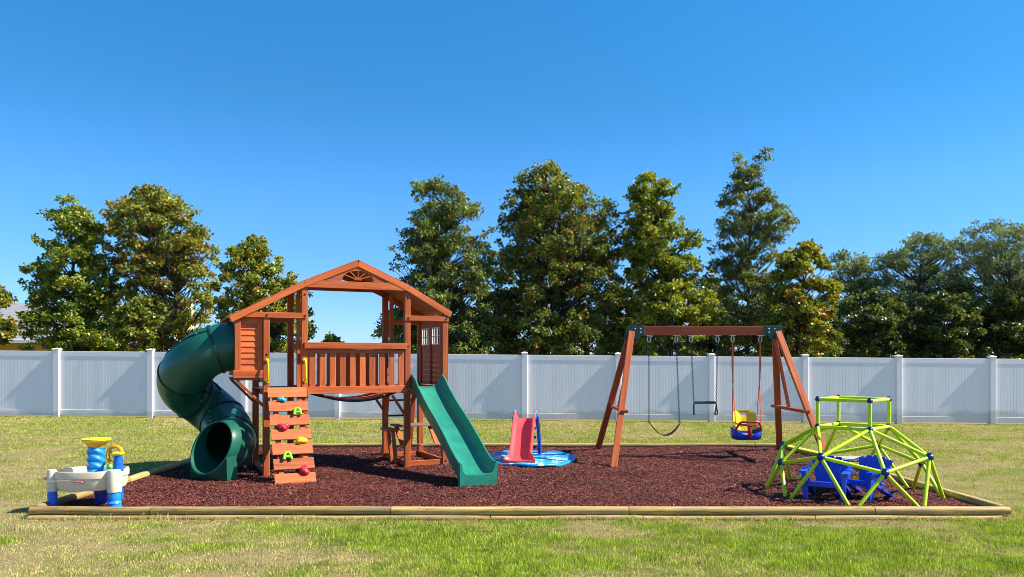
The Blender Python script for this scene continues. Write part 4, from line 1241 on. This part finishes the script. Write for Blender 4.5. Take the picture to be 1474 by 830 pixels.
# ------------------------------------------------------------------ trees
def unpx(x, y, Yd): return (x - 737) / 1120 * Yd, H - (y - 517) / 1120 * Yd
def make_tree(name, label, Yd, env, cols, nleaf, leaf=(.09, .05), clump=.34, trunk_r=.09, seed=0, extra=(), group='trees behind the fence', stems=1, fill=1.0, droop=.3, low=None, lean=0, cat='tree', gaps=0.0):
    rg = np.random.default_rng(seed)
    pts = sorted([(unpx(0, y, Yd)[1], unpx(l, y, Yd)[0], unpx(r, y, Yd)[0]) for y, l, r in env])
    zs = np.array([p[0] for p in pts]); ls = np.array([p[1] for p in pts]); rs = np.array([p[2] for p in pts])
    z0, z1 = zs[0], zs[-1]
    cx0 = float((ls[0] + rs[0]) / 2 + lean)
    root = thing(name, label, cat, (cx0, Yd, 0), 0, group)
    # clump centres: more toward the outside, packed through the whole crown
    Hc = z1 - z0
    area = np.trapz((rs - ls) ** 2, zs)
    nleaf = int(nleaf * 2.0); clump = clump * .88; leaf = (leaf[0] * .86, leaf[1] * .86)
    nc = int(np.clip(area * 5.0 * fill * (.34 / clump) ** 2.2, 40, 700))
    C = []; tries = 0
    while len(C) < nc and tries < nc * 40:
        tries += 1
        z = rg.uniform(z0, z1); l, r = np.interp(z, zs, ls), np.interp(z, zs, rs); hw = (r - l) / 2
        if rg.random() > (hw / np.max((rs - ls) / 2)) ** 1.5 + .06: continue
        a = rg.uniform(0, 2 * PI); rad = rg.random() ** .42
        cl = clump * rg.uniform(.65, 1.35) * (0.7 if hw < .45 else 1)
        e = max(hw - cl * .55, hw * .25)
        x = (l + r) / 2 + math.cos(a) * rad * e; y_ = math.sin(a) * rad * e * .95
        zz = min(z, z1 - cl * .35)
        if vnoise(np.array([x + seed * 3.1]), np.array([z * 1.0]), 1.3)[0] < gaps + .06: continue
        C.append((x - cx0, y_, zz, cl))
    for _ in range(int(9 + Hc * 3)):          # sprays poking out of the outline
        z = rg.uniform(z0 + .45 * Hc, z1 + .05); l, r = np.interp(z, zs, ls), np.interp(z, zs, rs)
        sgn = rg.choice([-1, 1]); C.append(((l + r) / 2 + sgn * ((r - l) / 2 + rg.uniform(-.30, .0)) - cx0, rg.normal(0, .35), z, rg.uniform(.10, .20)))
    for (ex, ey, er) in extra:
        X_, Z_ = unpx(ex, ey, Yd); C.append((X_ - cx0, rg.normal(0, .1), Z_, er))
    C = np.array(C)
    # trunk and limbs in one mesh
    m = MB()
    def axis_x(z):
        zc = max(z, z0); return (np.interp(zc, zs, (ls + rs) / 2) - cx0) * min(1, max(0, (z - .3) / max(z0, 1)))
    axes = []
    for s_ in range(stems):
        off = (s_ - (stems - 1) / 2) * .45
        npz = 12; zt_ = z1 - .25 - .5 * abs(off)
        P = []
        for k in range(npz):
            z = -.1 + (zt_ + .1) * k / (npz - 1)
            P.append(Vector((axis_x(z) * .9 + off * min(1, z / 2.5) + .05 * math.sin(z * 1.7 + s_ * 2 + seed), .05 * math.cos(z * 1.3 + seed) + off * .3 * min(1, z / 2), z)))
        rad = [trunk_r * (1 - .88 * k / (npz - 1)) / (1 if s_ == 0 else 1.3) for k in range(npz)]
        m.tube(P, rad, 10); axes.append(P)
    for (x, y_, z, cl) in C:
        P = axes[rg.integers(len(axes))]
        dh = math.hypot(x - axis_x(z), y_)
        zb = max(.5, z - dh * rg.uniform(.5, 1.1) - .1)
        k = min(range(len(P)), key=lambda i_: abs(P[i_].z - zb)); b = P[k]
        e = Vector((x, y_, z)); mid_ = b.lerp(e, .55) + Vector((rg.normal(0, .07), rg.normal(0, .07), -.04 * dh))
        r0 = .010 + .012 * dh
        m.tube([b, mid_, e], [r0, r0 * .6, .004], 5, caps=False)
    m.build('trunk', M['bark'], root, angle=80)
    # leaves
    w = C[:, 3] ** 2; per = np.maximum(8, (nleaf * w / w.sum()).astype(int))
    ci = np.repeat(np.arange(len(C)), per); N = len(ci)
    u = rg.normal(size=(N, 3)); u /= np.linalg.norm(u, axis=1)[:, None]
    rr = rg.random(N) ** .45
    sub = rg.normal(size=(len(C), 5, 3)); sub /= np.linalg.norm(sub, axis=2)[:, :, None]; sub[:, :, 2] = np.abs(sub[:, :, 2]) * .8 - .1
    pick = sub[ci, rg.integers(0, 5, N)]
    off = pick * .62 + u * .52 * rr[:, None]
    off[:, 2] *= .8
    c = C[ci, :3] + off * C[ci, 3][:, None]
    d_ = pick * .5 + rg.normal(size=(N, 3)) * .8; d_[:, 2] -= droop; d_ /= np.linalg.norm(d_, axis=1)[:, None]
    up = pick * .5 + np.array([0, 0, .55]) + rg.normal(size=(N, 3)) * .55
    sd_ = np.cross(d_, up); sd_ /= np.linalg.norm(sd_, axis=1)[:, None] + 1e-6
    nn = np.cross(sd_, d_)
    Lf = leaf[0] * rg.uniform(.7, 1.35, N); Wf = leaf[1] * rg.uniform(.75, 1.25, N) * Lf / leaf[0]
    fold = rg.uniform(.05, .35, N)[:, None]
    v = np.stack([c, c + d_ * (Lf * .45)[:, None] + sd_ * Wf[:, None] + nn * Wf[:, None] * fold,
                  c + d_ * Lf[:, None] - nn * (Lf * .12)[:, None], c + d_ * (Lf * .45)[:, None] - sd_ * Wf[:, None] + nn * Wf[:, None] * fold], 1).reshape(-1, 3)
    q = np.arange(N)[:, None] * 4
    f = np.concatenate([q + [0, 1, 2], q + [0, 2, 3]], 0)
    base, alt, tipc, tipw = [np.array(x) for x in cols[:3]] + [cols[3]]
    t1 = np.clip(rg.normal(.45, .28, len(C)), 0, 1)[ci][:, None]
    t2 = np.clip(t1 + rg.normal(0, .25, (N, 1)), 0, 1)
    col = base * (1 - t2) + alt * t2
    # new growth with another colour sits at the ends of some clumps
    outer = np.linalg.norm(off, axis=1)
    cw_ = (rg.random(N) < (tipw * .75 * rg.uniform(.2, 1.3, len(C)))[ci] * np.clip((outer - .3) * 2.2, 0, 1))
    col[cw_] = tipc * rg.uniform(.7, 1.25, (cw_.sum(), 1))
    col *= rg.uniform(.86, 1.42, (N, 1)) * np.array([1.06, 1.0, .95])
    np_mesh('crown', v, f, M['leaf'], root, col=np.repeat(col, 4, 0))
    return root
GREEN = ((.075, .125, .018), (.25, .31, .040))
OLIVE = ((.080, .125, .020), (.30, .335, .044))
DARK = ((.055, .092, .018), (.19, .235, .036))
GREY = ((.075, .110, .034), (.22, .27, .082))
RED = (.27, .125, .035); ORG = (.34, .17, .030); YEL = (.36, .32, .045)
big = (.112, .042); fine = (.075, .020)
T = make_tree
T('maple_tree', 'green conical tree beside the grey house roof', 23.6, [(530, 40, 185), (490, 42, 180), (460, 38, 178), (428, 35, 172), (384, 38, 162), (348, 56, 152), (317, 64, 138), (300, 82, 120), (286, 94, 106)], (*GREEN, YEL, .35), 15000, big, .34, .09, 1)
T('maple_tree', 'tall rounded tree with reddish leaf tips and bare stems low down', 24.5, [(530, 190, 300), (490, 190, 305), (440, 172, 312), (400, 165, 312), (384, 160, 309), (352, 154, 310), (321, 152, 285), (294, 155, 272), (280, 200, 250), (270, 222, 236)], (*OLIVE, RED, .55), 15500, big, .33, .10, 2, stems=2, gaps=.24)
T('maple_tree', 'short olive tree directly behind the clapboard bay of the playset', 23.0, [(530, 318, 462), (490, 312, 468), (450, 310, 458), (428, 308, 440), (401, 310, 420), (379, 314, 412), (361, 334, 388), (350, 348, 382), (342, 362, 374)], (*OLIVE, ORG, .35), 13500, big, .32, .09, 3, gaps=.12)
T('maple_tree', 'grey green loose tree rising directly behind the right roof slope', 23.5, [(530, 538, 720), (454, 542, 715), (420, 556, 712), (391, 566, 711), (359, 570, 711), (323, 578, 708), (303, 594, 704), (287, 594, 676), (272, 598, 655), (260, 630, 648)], ((.066, .102, .026), (.22, .27, .055), ORG, .12), 21000, (.12, .032), .33, .10, 4, gaps=.08)
T('maple_tree', 'broad dense dark tree with a pointed top, widest of the row', 24.5, [(530, 700, 900), (439, 700, 894), (400, 712, 902), (359, 714, 902), (307, 716, 896), (283, 722, 862), (268, 740, 838), (252, 752, 814), (244, 760, 808), (234, 786, 800)], (*DARK, ORG, .34), 27000, big, .36, .13, 5, fill=1.1)
T('maple_tree', 'yellow green tree with a ragged top, behind the green bracket of the swing set', 24.0, [(530, 885, 1045), (450, 888, 1040), (419, 894, 1024), (371, 894, 1006), (345, 896, 1006), (327, 897, 996), (303, 899, 974), (279, 906, 970), (262, 910, 964), (250, 920, 940)], (*OLIVE, YEL, .5), 18500, big, .32, .10, 6, gaps=.1)
T('oak_tree', 'tallest narrow spire shaped tree with two tufted tips above the swing beam', 24.5, [(530, 1020, 1130), (450, 1026, 1130), (385, 1024, 1128), (351, 1026, 1126), (331, 1028, 1144), (315, 1030, 1146), (303, 1034, 1132), (283, 1038, 1116), (263, 1050, 1100), (245, 1058, 1094), (232, 1072, 1086)], ((.064, .098, .030), (.21, .255, .06), ORG, .16), 17000, (.10, .028), .31, .10, 7, gaps=.0, fill=1.25, extra=[(1063, 228, .26), (1060, 240, .22), (1104, 219, .24), (1094, 228, .26), (1086, 240, .26), (1108, 228, .2), (1066, 252, .3), (1080, 252, .3), (1126, 322, .3), (1140, 318, .26)])
for k_, (xa, ya, xb_) in enumerate(((1052, 222, 1076), (1088, 213, 1118))): pass
T('maple_tree', 'shorter orange tinged bushy tree behind the right end of the swing beam', 22.8, [(530, 1088, 1212), (470, 1094, 1208), (407, 1106, 1206), (379, 1116, 1198), (363, 1132, 1184), (352, 1156, 1174)], (*OLIVE, ORG, .6), 15000, big, .31, .08, 8)
T('oak_tree', 'small grey green tree in the gap between the orange tinged tree and the big oaks', 31, [(530, 1180, 1290), (440, 1184, 1285), (400, 1188, 1275), (383, 1190, 1264), (372, 1196, 1252), (362, 1208, 1232)], (*GREY, (.22, .25, .07), .25), 12000, (.10, .032), .40, .10, 9)
T('oak_tree', 'wide fine leaved oak with several small peaks, left of the tallest oak', 30, [(530, 1240, 1400), (430, 1246, 1400), (390, 1256, 1396), (366, 1264, 1386), (354, 1284, 1374), (345, 1304, 1352), (336, 1316, 1334)], (*GREY, (.22, .25, .07), .25), 24000, (.092, .030), .40, .16, 10, fill=1.1)
T('oak_tree', 'tallest fine leaved oak, running past the edge of the view', 29, [(530, 1360, 1540), (430, 1360, 1545), (385, 1366, 1540), (358, 1372, 1530), (341, 1378, 1510), (330, 1390, 1470), (319, 1400, 1440)], (*GREY, (.22, .25, .07), .25), 25000, (.092, .030), .40, .16, 12, fill=1.1)
T('maple_tree', 'reddish tree of which only a sliver shows beside the house roof', 22.0, [(530, -70, 16), (470, -70, 18), (440, -66, 16), (420, -58, 2), (400, -50, -10)], (*OLIVE, RED, .5), 7000, big, .30, .08, 13)
T('shrub', 'bright yellow green shrub poking over the fence left of the tube slide', 22.0, [(530, 168, 226), (480, 166, 226), (450, 172, 222), (430, 180, 212)], ((.09, .13, .02), (.20, .22, .04), YEL, .4), 3600, big, .26, .04, 14, cat='shrub', group='shrubs behind the fence')
T('shrub', 'low dark green bush seen over the bridge railing', 23.0, [(530, 455, 520), (505, 458, 512), (492, 464, 494), (486, 472, 486)], (*DARK, (.10, .14, .03), .3), 3500, big, .26, .04, 15, cat='shrub', group='shrubs behind the fence')

DK2 = ((.040, .066, .015), (.12, .145, .028))
for k_, (lab, Yd, x0_, x1_, yt, n_) in enumerate([
        ('dark undergrowth shrub filling the foot of the grey green tree beside the roof slope', 26.0, 556, 700, 420, 6500),
        ('dark shrub filling the gap between the grey green tree and the broadest tree', 27.0, 672, 760, 370, 6500),
        ('dark shrub in the gap left of the green bracket of the swing set', 27.0, 850, 940, 405, 6500),
        ('dark shrub in the gap under the spire shaped tree behind the swing beam', 27.0, 968, 1070, 385, 8000),
        ('dark shrub behind the orange tinged bushy tree', 27.5, 1080, 1220, 425, 8000),
        ('dark shrub at the foot of the small grey green tree', 28.0, 1188, 1320, 420, 8000),
        ('dark shrub at the foot of the oak with several small peaks', 27.5, 1300, 1420, 425, 8000),
        ('dark shrub at the foot of the tallest oak by the end of the fence', 27.5, 1400, 1500, 415, 8000)]):
    h_ = 530 - yt; c_ = (x0_ + x1_) / 2; w_ = (x1_ - x0_) / 2
    T('shrub', lab, Yd, [(530, x0_, x1_), (530 - h_ * .45, x0_ + 3, x1_ - 3), (530 - h_ * .8, c_ - w_ * .72, c_ + w_ * .7), (yt, c_ - w_ * .3, c_ + w_ * .25)],
      (*DK2, (.16, .17, .03), .2), n_, (.12, .042), .40, .05, 40 + k_, cat='shrub', group='shrubs behind the fence')
